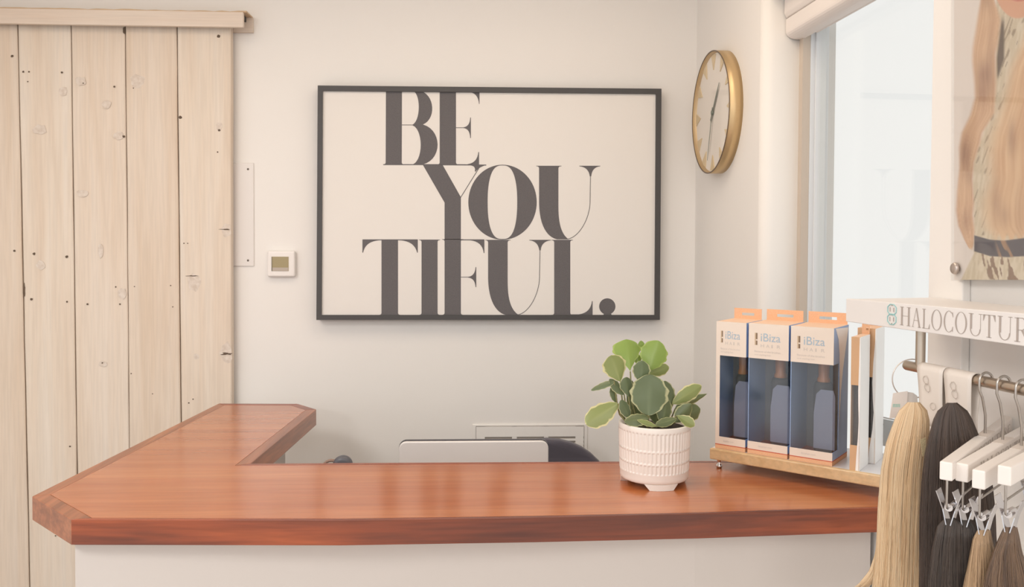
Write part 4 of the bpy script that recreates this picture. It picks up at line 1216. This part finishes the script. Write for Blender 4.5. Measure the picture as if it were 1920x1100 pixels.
# --- leather style straps over the rail
M_STRAP = mat('white_strap', (232, 222, 212), 0.55)
M_EMB = mat('embossed_grey', (200, 188, 178), 0.6)
def strap(px0, px1, ybot, label):
    s0, s1 = RL.sz(px0, 700, 0.012)[0], RL.sz(px1, 706, 0.012)[0]
    sm = (s0+s1)/2; hw = (s1-s0)/2
    zb = RL.px((px0+px1)/2, ybot, 0.012).z
    t = thing('strap_hanger', label, 'strap', rp(sm, RR+0.002), 'white straps looped over the rail')
    z0 = rz(sm); R2 = RR + 0.0012
    # path: (out, z, half-width factor)
    path = []
    L_ = z0 - zb
    for k in range(9):
        v = 1 - k/8
        out = 0.006 + (R2-0.006)*(1-v)**1.5 if v > 0 else R2
        path.append((out, z0 - L_*v, 1.0 - 0.10*math.sin(v*PI*0.9)))
    for k in range(1, 12):
        a = k/12*PI; path.append((R2*math.cos(a), z0 + R2*math.sin(a), 1.0))
    for k in range(9):
        v = k/8
        out = -R2 + (R2-0.004)*min(1, v*1.5)**1.2
        path.append((min(out, -0.0015) if v > 0.6 else out, z0 - L_*v, 1.0 - 0.10*math.sin(v*PI*0.9)))
    vs, fs = [], []
    th_ = 0.0018; n_ = 6
    for i, (o_, z, f) in enumerate(path):
        a = path[max(0, i-1)]; b = path[min(len(path)-1, i+1)]
        tx, tz = b[0]-a[0], b[1]-a[1]; l_ = math.hypot(tx, tz) or 1
        nx, nz = tz/l_*th_, -tx/l_*th_
        slope = (r_z1-r_z0)/(r_s1-r_s0)
        for j in range(n_+1):
            u = -1 + 2*j/n_
            for q in (0, 1):
                vs.append(RL.p(sm + hw*f*u, z + hw*f*u*slope + nz*q, o_ + nx*q))
    m_ = 2*(n_+1)
    for i in range(len(path)-1):
        for j in range(n_):
            a = i*m_ + 2*j; b = (i+1)*m_ + 2*j
            fs += [[a, a+2, b+2, b], [a+1, b+1, b+3, a+3]]
        fs += [[i*m_, (i+1)*m_, (i+1)*m_+1, i*m_+1], [i*m_+m_-2, i*m_+m_-1, (i+1)*m_+m_-1, (i+1)*m_+m_-2]]
    for i in (0, len(path)-1):
        for j in range(n_): fs.append([i*m_+2*j, i*m_+2*j+1, i*m_+2*j+3, i*m_+2*j+2])
    MB().add(vs, fs, True).build('band', M_STRAP, t)
    em = MB()
    E = lambda u, v: RL.p(sm + hw*u, z0 - L_*v + hw*u*(r_z1-r_z0)/(r_s1-r_s0), 0.0125 + 0.0006 - 0.004*max(0, v-0.2))
    for v0, v1 in ((0.10, 0.25), (0.23, 0.38)):
        pts = [(-0.36, v0), (-0.20, v0-0.01), (-0.06, v0+0.05), (-0.06, v1-0.03), (-0.18, v1), (-0.34, v1-0.02), (-0.44, v1-0.06), (-0.46, v0+0.05)]
        em.tube([E(u+ (0.12 if v0 > 0.2 else 0), v) for u, v in pts], 0.0006, 5, closed=True)
    em.build('emblem', M_EMB, t)
    sn = RL.p(sm + hw*0.25, z0 - L_*0.62, 0.0108)
    MB().lathe([(0.0055, 0.0), (0.0062, 0.0006), (0.0066, 0.0)], sn, 20, nr).build('snap', M_EMB, t)
    return t, sm, z0
st1, st1_s, _ = strap(1719, 1767, 800, 'white strap with embossed emblem looped over the rail, nearest the sign post')
st2, st2_s, _ = strap(1769, 1821, 815, 'white strap with embossed emblem looped over the rail beside the first hanger')

# --- hair
M_HAIR = mat('hair_strands', (200, 160, 110), 0.38, attr='tint', spec=0.35)
_nt = M_HAIR.node_tree
_tr = _nt.nodes.new('ShaderNodeBsdfTranslucent'); _ms = _nt.nodes.new('ShaderNodeMixShader'); _ms.inputs[0].default_value = 0.12
_at = [q for q in _nt.nodes if q.type == 'ATTRIBUTE'][0]
_nt.links.new(_at.outputs['Color'], _tr.inputs[0])
_nt.links.new(_nt.nodes['Principled BSDF'].outputs[0], _ms.inputs[1]); _nt.links.new(_tr.outputs[0], _ms.inputs[2])
_nt.links.new(_ms.outputs[0], _nt.nodes['Material Output'].inputs[0])
def hair_bundle(parent, rows, d, dthick, n, pal, name='hair', seed=1, top_round=True, step=24, rad=0.0005, wave=0.0):
    """rows: (y, xleft, xright) from top to bottom in pixels at distance d; pal: list of sRGB tones"""
    r = np.random.default_rng(seed)
    ys = np.array([q[0] for q in rows], float); xl = np.array([q[1] for q in rows], float); xr = np.array([q[2] for q in rows], float)
    tt = np.linspace(0, 1, step)
    yy = ys[0] + (ys[-1]-ys[0])*tt
    XLf = np.interp(yy, ys, xl); XRf = np.interp(yy, ys, xr)
    rays0 = np.array(ray(0, 0)); rx = np.array(ray(1, 0)) - rays0; ry = np.array(ray(0, 1)) - rays0
    fw = np.array(FWD)
    def P(px, py, dd):
        v = rays0 + px[..., None]*rx + py[..., None]*ry
        k = dd/(v @ fw)
        return np.array(CAM) + v*k[..., None]
    u = r.uniform(-1, 1, n); b = r.uniform(-1, 1, n)
    b = np.where(r.random(n) < 0.82, 0.10*b, 0.9 + 0.15*b)*np.sqrt(np.clip(1-u*u, 0.05, 1))
    fr_ = r.uniform(0.0, 0.10, n); L_ = r.uniform(0.9, 1.0, n)
    t2 = tt[None, :]*(L_ - fr_*0)[:, None]
    Y = ys[0] + (ys[-1]-ys[0])*t2
    A = np.interp(Y, ys, xl); B = np.interp(Y, ys, xr)
    ph = r.uniform(0, 6.28, n)[:, None]; fq = r.uniform(2, 5, n)[:, None]
    # locks: strands group into clumps that sway together
    nl = 26
    lock = np.floor((u+1)/2*nl)
    lph = r.uniform(0, 6.28, nl+1)[lock.astype(int)][:, None]
    uu = u[:, None] + 0.045*np.sin(fq*t2*2.2 + ph)*t2 + 0.028*np.sin(5*t2 + lph)*np.sqrt(t2)
    X = (A+B)/2 + (B-A)/2*uu
    depth = d + dthick*(b[:, None] + 0.025*np.sin(lph*2 + 4*t2) - 0.55*np.sqrt(np.clip(1-uu*uu, 0, 1)))*np.clip(t2*4+0.25, 0, 1)*0.6
    pts = P(X, Y, depth)                       # n, step, 3
    # three sided ribbons
    S = step
    tang = np.gradient(pts, axis=1); tang /= np.linalg.norm(tang, axis=2, keepdims=True) + 1e-9
    vx = np.cross(tang, fw); vx /= np.linalg.norm(vx, axis=2, keepdims=True) + 1e-9
    vy = np.cross(tang, vx)
    ra = rad*r.uniform(0.7, 1.3, n)[:, None, None]*np.clip((1.04-tt)*8, 0.15, 1)[None, :, None]
    V = np.stack([pts + ra*(vx*math.cos(a) + vy*math.sin(a)) for a in (0, 2.094, 4.189)], axis=2)   # n,S,3,3
    idx = np.arange(n*S*3).reshape(n, S, 3)
    fcs = []
    for q in range(3):
        q2 = (q+1) % 3
        fcs.append(np.stack([idx[:, :-1, q], idx[:, :-1, q2], idx[:, 1:, q2], idx[:, 1:, q]], axis=-1).reshape(-1, 4))
    fcs = np.concatenate(fcs)
    palL = np.array([lin(c) for c in pal])
    lk = np.clip(0.5 + 0.28*np.sin(u*8 + seed) + 0.14*np.sin(lph[:, 0]*3) + r.normal(0, 0.16, n), 0, 0.999)*(len(pal)-1)
    i0 = lk.astype(int); f = (lk - i0)[:, None]
    col = palL[i0]*(1-f) + palL[np.minimum(i0+1, len(pal)-1)]*f
    col = col*r.uniform(0.93, 1.08, n)[:, None]
    colv = np.ones((n, S, 3, 4)); colv[..., :3] = col[:, None, None, :]
    o = np_mesh(name, V.reshape(-1, 3), fcs, M_HAIR, parent, colv.reshape(-1, 4))
    o['kind'] = 'stuff'
    # inner body so that the bundle is not see-through
    m = 16
    ang = np.linspace(0, 2*PI, m, endpoint=False)
    t3 = np.linspace(0.01, 0.97, 20)
    Yc = ys[0] + (ys[-1]-ys[0])*t3
    Ac = np.interp(Yc, ys, xl); Bc = np.interp(Yc, ys, xr)
    Xc = ((Ac+Bc)/2)[:, None] + ((Bc-Ac)/2*0.86)[:, None]*np.cos(ang)[None, :]
    Dc = d + dthick*0.30*np.sin(ang)[None, :]*np.clip(t3*4+0.2, 0, 1)[:, None] + 0*Xc
    Pc = P(Xc, np.repeat(Yc[:, None], m, 1), Dc).reshape(-1, 3)
    fc = [[i*m+k, i*m+(k+1) % m, (i+1)*m+(k+1) % m, (i+1)*m+k] for i in range(19) for k in range(m)]
    cc_ = np.ones((len(Pc), 4)); cc_[:, :3] = palL.mean(0)
    np_mesh('under_hair', Pc, fc, M_HAIR, parent, cc_)
    return o
d1 = (rp(st1_s) - CAM).dot(FWD)
BL = [(226, 188, 144), (240, 208, 166), (248, 222, 186), (232, 194, 148), (250, 230, 198)]
hx1 = thing('hair_extension', 'long straight blonde hair extension hanging from the rail strap', 'hair', rp(st1_s, -0.05, 0.03), 'hair extensions hung from the straps')
hair_bundle(hx1, [(754, 1702, 1724), (762, 1690, 1736), (790, 1676, 1743), (830, 1662, 1742), (880, 1652, 1738), (950, 1646, 1736), (1020, 1643, 1734), (1075, 1640, 1732), (1135, 1633, 1731)], d1-0.055, 0.055, 5200, BL, seed=3)
# a loose tail flicking out to the left at the bottom
hair_bundle(hx1, [(930, 1647, 1654), (1000, 1646, 1656), (1040, 1640, 1654), (1070, 1630, 1650), (1092, 1612, 1640), (1104, 1596, 1622)], d1-0.045, 0.012, 320, BL, 'loose_hair', seed=8)
d2 = (rp(st2_s) - CAM).dot(FWD)
DK = [(76, 66, 61), (86, 74, 67), (98, 82, 73), (80, 69, 64), (106, 89, 78)]
hx2 = thing('hair_extension', 'long dark brown hair extension hanging from the second strap', 'hair', rp(st2_s, -0.06, 0.03), 'hair extensions hung from the straps')
hair_bundle(hx2, [(755, 1776, 1794), (762, 1763, 1808), (780, 1752, 1820), (815, 1742, 1834), (850, 1735, 1848), (900, 1730, 1858), (960, 1727, 1864), (1040, 1725, 1868), (1135, 1724, 1870)], d2-0.060, 0.055, 5200, DK, seed=4)
# small clip combs sewn to each extension
for hh, px_, py_, dd in ((hx1, 1731, 826, d1-0.090),):
    c = [at_d(px_+dx, py_+dy, dd) for dx, dy in ((-6, -3), (5, -6), (5, 24), (-1, 30))]
    MB().prism(c, FWD*0.001).build('clip_comb', mat('clip_cream', (228, 206, 164), 0.5, noise=((700, 700, 700), (170, 150, 116), 2)), hh)

# --- swatch ring and tags
rc_s, rc_z = RL.sz(1710, 710, 0.0)
rg = thing('swatch_ring', 'thin wire ring with white swatch tags at the end of the rail', 'ring', RL.p(rc_s, rc_z, 0), None)
rad_r = RL.sz(1710, 673, 0)[1] - rc_z
vdir = Vector((CAMX.x, CAMX.y, 0)).normalized()*0.75 + nr*-0.35
vdir = (Vector((CAMX.x, CAMX.y, 0)).normalized())
cR_ = RL.p(rc_s, rc_z, 0)
MB().tube([cR_ + vdir*(rad_r*math.cos(k/40*2*PI)) + Vector((0, 0, rad_r*math.sin(k/40*2*PI))) for k in range(40)], 0.0011, 6, closed=True).build('wire', mat('ring_wire', (214, 204, 196), 0.3, 0.6), rg)
dt_ = (cR_ - CAM).dot(FWD)
def card(pts, dd, m, nm='tag_card'):
    return MB().prism([at_d(x, y, dd) for x, y in pts], FWD*0.0012).build(nm, m, rg)
M_TAG = mat('tag_white', (236, 226, 218), 0.55); M_TAG2 = mat('tag_pale', (228, 222, 216), 0.55)
card([(1675, 737), (1702, 733), (1699, 782), (1668, 784)], dt_-0.006, M_TAG)
card([(1700, 734), (1712, 736), (1720, 742), (1722, 770), (1697, 776)], dt_-0.002, M_TAG2)
mb = MB()
for k in range(5):
    x = 1674.5 + k*2.9
    mb.prism([at_d(x+dx, y, dt_-0.0066) for dx, y in ((0, 757), (1.7, 757), (1.3, 763), (-0.4, 763))], FWD*0.0004)
mb.build('tag_print', mat('tag_teal', (176, 214, 200), 0.6), rg)

# --- clip hangers
M_BAR = mat('hanger_white', (240, 232, 225), 0.4, coat=0.1)
M_TXTH = mat('hanger_print', (178, 168, 158), 0.6)
M_WIRE = mat('hanger_wire', (190, 184, 178), 0.28, 0.9)
M_CLIP = mat('clip_steel', (222, 220, 222), 0.14, 1.0)
CLIPS = []
def hanger(hpx, hy, epx, ang_px, label, rear=False, ztip=None):
    """hook base seen at (hpx, hy); near bar end at column epx; bar points away towards horizon column ang_px"""
    sH, zH = RL.sz(hpx, hy)
    hb = RL.p(sH, zH, 0.0)
    u = hdir(ang_px)                            # away from the viewer
    side = Vector((u.y, -u.x, 0))               # to the right of u (towards the viewer's right)
    best = min((abs(TR_px(hb - u*L) - epx), L) for L in [k*0.002 for k in range(40, 200)])[1]
    L = best
    hw, hh = 0.0088, 0.0270
    t = thing('clip_hanger', label, 'hanger', hb, 'white clip hangers on the steel rail')
    A = hb - u*L; B = hb + u*(min(L, 0.19))
    def Q(p, a, z): return p + side*a + Vector((0, 0, z))
    MB().hexa([Q(A, -hw, -hh), Q(A, hw, -hh), Q(B, hw, -hh), Q(B, -hw, -hh), Q(A, -hw, 0), Q(A, hw, 0), Q(B, hw, 0), Q(B, -hw, 0)]).build('bar', M_BAR, t, bevel=0.0022, segs=3)
    MB().hexa([Q(hb - u*0.03, -hw-0.0004, -0.0008), Q(hb - u*0.03, hw+0.0004, -0.0008), Q(hb + u*0.03, hw+0.0004, -0.0008), Q(hb + u*0.03, -hw-0.0004, -0.0008),
               Q(hb - u*0.03, -hw+0.001, 0.0004), Q(hb - u*0.03, hw-0.001, 0.0004), Q(hb + u*0.03, hw-0.001, 0.0004), Q(hb + u*0.03, -hw+0.001, 0.0004)]).build('hook_plate', mat('hanger_plate', (222, 210, 200), 0.4), t)
    # hook
    zr_ = rz(sH); rad_h = RR + 0.0042
    c = RL.p(sH, zr_ + 0.0042 - 0.0018, 0)
    hk = []
    for k in range(0, 15):
        a = math.radians(-60 + 250*k/14)
        hk.append(c - nr*(rad_h*math.cos(a)) + Vector((0, 0, rad_h*math.sin(a))))
    # come down on the room side, swing back to the bar
    last = hk[-1]
    hk += [last + Vector((0, 0, -0.012)) + nr*0.0005, (last + hb + Vector((0, 0, 0.045)))/2 + Vector((0, 0, -0.006)), hb + Vector((0, 0, 0.030)), hb + Vector((0, 0, -0.002))]
    MB().tube(hk, 0.0021, 8).build('hook', M_WIRE, t)
    # wire drop frame
    zd = -hh - 0.044
    a0 = A + u*0.008; b0 = B - u*0.008
    wp = [Q(a0, 0, -hh+0.004), Q(a0, 0, zd+0.006), Q(a0 + u*0.002, 0, zd+0.002), Q(a0 + u*0.006, 0, zd), Q(b0 - u*0.006, 0, zd), Q(b0, 0, zd+0.006), Q(b0, 0, -hh+0.004)]
    MB().tube(wp, 0.0018, 8).build('wire_frame', M_WIRE, t)
    # text on the near side of the bar
    tm = MB(); word = 'HALOCOUTURE'
    HF = Frame(Q(A, hw+0.0004, 0), u, side)
    for k, chh in enumerate(word):
        a = L*0.28 + k*L*0.125
        put_glyph(tm, chh, HF, a, a + L*0.095, hb.z-hh*0.80, hb.z-hh*0.28, 0)
    tm.build('print', M_TXTH, t)
    # spring clips on the lower wire
    spots = [0.030] + ([L*1.25] if rear else [])
    for sp in spots:
        k0 = A + u*sp + Vector((0, 0, zd))
        cl = MB().tube([k0 - u*0.011, k0 + u*0.011], 0.0058, 14).build('clip', M_CLIP, t)
        for sg in (-1, 1):
            Pq = lambda a, z, w_: k0 + side*(sg*a) + Vector((0, 0, z)) + u*w_
            pl = MB()
            for (a0_, z0_, a1_, z1_, w0_, w1_) in ((0.0165, 0.022, 0.0075, -0.004, 0.012, 0.010), (0.0075, -0.004, 0.0022, -0.026, 0.010, 0.012)):
                pl.hexa([Pq(a1_, z1_, -w1_), Pq(a1_, z1_, w1_), Pq(a1_+0.0014, z1_, w1_), Pq(a1_+0.0014, z1_, -w1_), Pq(a0_, z0_, -w0_), Pq(a0_, z0_, w0_), Pq(a0_+0.0014, z0_, w0_), Pq(a0_+0.0014, z0_, -w0_)])
            pl.build('jaw', M_CLIP, cl)
        CLIPS.append(k0)
    return t
hanger(1847, 812, 1774, 2337, 'white bar clip hanger farthest along the rail, next to the dark hair strap')
hanger(1880, 824.5, 1803, 2529, 'second white clip hanger along, wedged between two other hangers')
hanger(1915, 835.5, 1835, 2587, 'white clip hanger holding the light brown hair piece', rear=True)
hanger(1962, 832, 1883, 2685, 'white clip hanger at the right edge holding a short brown piece')
def clip_d(i): return (CLIPS[i] - CAM).dot(FWD)
def clip_px(i):
    q = ROT.transposed() @ (CLIPS[i] - CAM)
    return TR_px(CLIPS[i]), 550 - F*(q.y/(-q.z)) + SHY
DK2 = [(68, 61, 58), (77, 69, 64), (90, 78, 70), (72, 64, 61)]
MBR = [(158, 132, 106), (188, 156, 122), (208, 176, 140), (168, 138, 110)]
BR = [(100, 84, 74), (120, 99, 84), (144, 118, 96), (108, 90, 78)]
def weft(i, rows, pal, label, seed, n=2600):
    t = thing('hair_weft', label, 'hair', CLIPS[i] + Vector((0, 0, -0.026)), 'hair pieces held by the clips')
    hair_bundle(t, rows, clip_d(i), 0.036, n, pal, seed=seed)
    return t
x, y = clip_px(0)
weft(0, [(y+24, x-10, x+10), (y+36, x-24, x+26), (y+80, x-34, x+28), (y+140, x-40, x+30), (y+200, x-42, x+32)], DK2, 'very dark hair piece clipped to the farthest white hanger', 21)
x, y = clip_px(1)
weft(1, [(y+24, x-10, x+10), (y+36, x-20, x+26), (y+80, x-24, x+40), (y+140, x-26, x+44), (y+190, x-28, x+46)], DK2, 'very dark hair piece clipped to the second white hanger', 22)
x, y = clip_px(2)
weft(2, [(y+28, x-13, x+11), (y+44, x-22, x+14), (y+75, x-28, x+20), (y+120, x-36, x+30), (y+170, x-44, x+40)], MBR, 'light brown hair piece gathered in a shiny silver clip', 23)
x, y = clip_px(len(CLIPS)-1)
weft(len(CLIPS)-1, [(y+28, x-12, x+12), (y+44, x-20, x+16), (y+75, x-34, x+22), (y+120, x-46, x+36), (y+170, x-52, x+48)], BR, 'mid brown hair piece at the right edge in a silver clip', 24)

# ================================================================== PHOTO PANEL
po = thing('photo_panel', 'acrylic photo panel of long wavy blonde hair on the right wall', 'panel', WR.px(1850, 524, 0.03))
px0_, px1_, py0_, py1_ = 1789.0, 2010.0, -150.0, 524.5
NX, NY = 150, 440
gx = np.linspace(px0_, px1_, NX); gy = np.linspace(py0_, py1_, NY)
GX, GY = np.meshgrid(gx, gy)
def vnoise(x, y, seed):
    r = np.random.default_rng(seed); T = r.random((256, 256))
    xi, yi = np.floor(x).astype(int), np.floor(y).astype(int)
    fx, fy = x - xi, y - yi
    fx, fy = fx*fx*(3-2*fx), fy*fy*(3-2*fy)
    g_ = lambda a, b: T[a % 256, b % 256]
    return (g_(xi, yi)*(1-fx) + g_(xi+1, yi)*fx)*(1-fy) + (g_(xi, yi+1)*(1-fx) + g_(xi+1, yi+1)*fx)*fy
def curve(pts, y): return np.interp(y, [p[1] for p in pts], [p[0] for p in pts])
def sm(a, b, x): return np.clip((x-a)/(b-a), 0, 1)**2*(3-2*np.clip((x-a)/(b-a), 0, 1))
L3 = lambda c: np.array(lin(c))
img = np.zeros((NY, NX, 3)) + L3((240, 232, 225))
def blend(mask, col):
    global img
    img = img*(1-mask[..., None]) + np.asarray(col)*mask[..., None]
lL = [(1846, -150), (1842, -60), (1838, 0), (1833, 28), (1823, 89), (1822, 114), (1826, 158), (1827, 183), (1818, 216), (1802, 249), (1797, 277), (1798, 300), (1798, 316), (1794, 357), (1792, 395), (1796, 423), (1808, 450), (1817, 466), (1822, 470)]
lR = [(1862, -150), (1862, -40), (1865, 0), (1872, 20), (1877, 38), (1872, 80), (1868, 102), (1869, 150), (1866, 211), (1843, 249), (1839, 268), (1827, 303), (1824, 336), (1827, 382), (1825, 402), (1828, 430), (1826, 455), (1823, 470)]
rL = [(1935, -150), (1932, 20), (1917, 76), (1894, 127), (1882, 183), (1866, 229), (1856, 254), (1852, 285), (1854, 336), (1844, 374), (1842, 402), (1846, 425), (1862, 446)]
neck = sm(1862, 1868, GX)
# fur garment
cream = L3((216, 203, 178)); cream2 = L3((230, 219, 198))
wl = curve([(1870, -150), (1868, 40), (1868, 110), (1862, 200), (1840, 260), (1826, 300), (1824, 340), (1826, 400), (1827, 445), (1826, 476), (1802, 524)], GY)
fur = sm(-1.5, 1.5, GX - wl)
tex = vnoise(GX*0.30 + GY*0.05, GY*0.06, 5)
blend(fur, cream)
blend(fur*sm(0.4, 0.8, tex)*0.8, cream2)
blot = vnoise(GX*0.34 + GY*0.12, GY*0.05, 9)
blend(fur*sm(0.74, 0.88, blot)*0.6*(GY < 440), L3((120, 98, 78)))
# dark hollow behind the neck
hol = sm(-2, 3, GX - curve([(1877, 30), (1874, 60), (1868, 110), (1869, 152)], GY))*sm(-2, 4, curve([(1884, 30), (1884, 60), (1884, 110), (1871, 152)], GY) - GX)*sm(24, 50, GY)*sm(156, 140, GY)
blend(np.clip(hol, 0, 1), L3((104, 92, 82)))
# face, chin at the top edge of the picture
face = sm(1.04, 0.97, np.sqrt(((GX-1908)/46)**2 + ((GY+42)/76)**2))
blend(face, L3((228, 176, 146)))
blend(face*sm(1865, 1885, 3760-GX-0*GY)*0.0, L3((200, 140, 110)))
lip = sm(1.1, 0.8, np.sqrt(((GX-1910)/16)**2 + ((GY+2)/5)**2)); blend(lip*0.8, L3((206, 120, 112)))
# hair masses with flowing strands
def hair_fill(a, b, seed, tones, dark):
    u = (GX - a)/np.maximum(b-a, 1.0)
    m = sm(-0.08, 0.13, u)*sm(1.08, 0.87, u)
    f1 = vnoise(u*6 + 1.5*vnoise(GY*0.012, u*1.5, seed+3), GY*0.010 + 10, seed)
    f2 = vnoise(u*24 + 3*vnoise(GY*0.012, u*1.5, seed+3), GY*0.014, seed+1)
    f3 = vnoise(u*2.5 + 7, GY*0.022 + u*1.5, seed+5)
    f4 = vnoise(u*52, GY*0.010 + 3, seed+8)
    k = np.clip(0.30*f1 + 0.30*f2 + 0.25*f3 + 0.30*f4 - 0.06, 0, 1)
    c = L3(tones[0])*(1-k[..., None]) + L3(tones[1])*k[..., None]
    for (cx, cy, rx_, ry_, s) in dark:
        dd = np.exp(-(((GX-cx)/rx_)**2 + ((GY-cy)/ry_)**2))*s*(0.6+0.4*f2)
        c = c*(1-dd[..., None]) + L3((158, 120, 102))*dd[..., None]
    return m, c
a, b = curve(rL, GY), np.full_like(GY, 2030.0)
m, c = hair_fill(a, b, 31, ((204, 156, 118), (246, 216, 178)), [(1898, 262, 9, 34, 0.7), (1868, 385, 10, 40, 0.6), (1885, 405, 10, 22, 0.5), (1912, 400, 10, 50, 0.4)])
blend(m*sm(455, 440, GY + 6*np.sin(GX*0.4)), c)
a, b = curve(lL, GY), curve(lR, GY)
m, c = hair_fill(a, b, 21, ((196, 150, 120), (244, 212, 176)), [(1846, 140, 16, 30, 0.85), (1842, 175, 12, 18, 0.6), (1810, 290, 12, 34, 0.9), (1818, 330, 7, 20, 0.5), (1858, 110, 8, 60, 0.4), (1812, 415, 9, 22, 0.5), (1850, 0, 14, 22, 0.5)])
blend(m*sm(472, 462, GY), c)
# belt
bt = curve([(441, 1827), (451, 1882), (446, 1925), (440, 2010)], GX); bt = np.interp(GX, [1827, 1856, 1882, 1920, 2010], [441, 449, 451, 446, 440]); bb = np.interp(GX, [1827, 1856, 1890, 1920, 2010], [471, 480, 482, 480, 474])
belt = sm(-1, 1, GY-bt)*sm(-1, 1, bb-GY)*sm(1825, 1828, GX)
blend(belt, L3((84, 84, 94)))
ends = belt*sm(0.62, 0.78, vnoise((GX-0.35*GY)*0.14, GY*0.02, 77))*sm(1862, 1880, GX)*sm(1908, 1895, GX)
blend(ends*0.7, L3((190, 150, 112)))
# skirt streaks
sk = fur*sm(-1, 1, GY-bb)*sm(0.60, 0.70, vnoise(GX*0.28 - GY*0.05, GY*0.055, 15))*sm(1832, 1842, GX)
blend(sk*0.8, L3((120, 84, 66)))
img = img*0.88 + L3((232, 220, 208))*0.12  # pale haze of the acrylic's reflection mixed into the print colours
PV = np.array([tuple(WR.px(float(x), float(y), 0.030)) for y in gy for x in gx])
col4 = np.ones((NX*NY, 4)); col4[:, :3] = img.reshape(-1, 3)
ii = np.arange(NX*NY).reshape(NY, NX)
fc = np.stack([ii[:-1, :-1], ii[1:, :-1], ii[1:, 1:], ii[:-1, 1:]], axis=-1).reshape(-1, 4)
M_PRINT = mat('photo_print', (200, 180, 160), 0.7, attr='tint', spec=0.1)
np_mesh('photo_print', PV, fc, M_PRINT, po, col4, False)
c4 = [WR.px(x, y, 0.0285) for x, y in ((px0_, py0_), (px1_, py0_), (px1_, py1_), (px0_, py1_))]
MB().prism(c4, WR.n*-0.004).build('backing', mat('panel_backing', (230, 222, 214), 0.6), po)
c5 = [WR.px(x, y, 0.0305) for x, y in ((px0_-2, py0_-2), (px1_+2, py0_-2), (px1_+2, py1_+1.5), (px0_-2, py1_+1.5))]
MB().prism(c5, WR.n*0.004).build('acrylic_sheet', film('acrylic', (250, 250, 250), 0.035, 0.03), po)
for (x, y) in ((1791.5, 503), (2000, 503), (1792, -130)):
    s, z = WR.sz(x, y, 0.036)
    c = WR.p(s, z, 0.0)
    MB().lathe([(0.0, 0.0415), (0.0095, 0.0415), (0.0115, 0.039), (0.0115, 0.035), (0.006, 0.0345), (0.006, 0.0)], c, 24, WR.n).build('standoff', mat('standoff_steel', (196, 184, 176), 0.35, 0.8), po)

# unseen housings for the warm ceiling lamps and the added fill lamps (out of frame)
for lx, ly, lp_ in LAMPS:
    t = thing('unseen_ceiling_lamp', 'unseen square white ceiling lamp %s, on the %s side' % ({2.2: 'above the counter and desk', -0.8: 'above the middle of the salon', 0.2: 'above the middle of the salon', -3.8: 'near the open front wall'}[ly], 'barn door' if lx < -1.0 else 'window'), 'lamp', (lx, ly, CEIL), 'ceiling lamps')
    MB().box((lx-0.48, ly-0.48, CEIL-0.014), (lx+0.48, ly+0.48, CEIL-0.0005)).build('housing', M_WHITE, t)
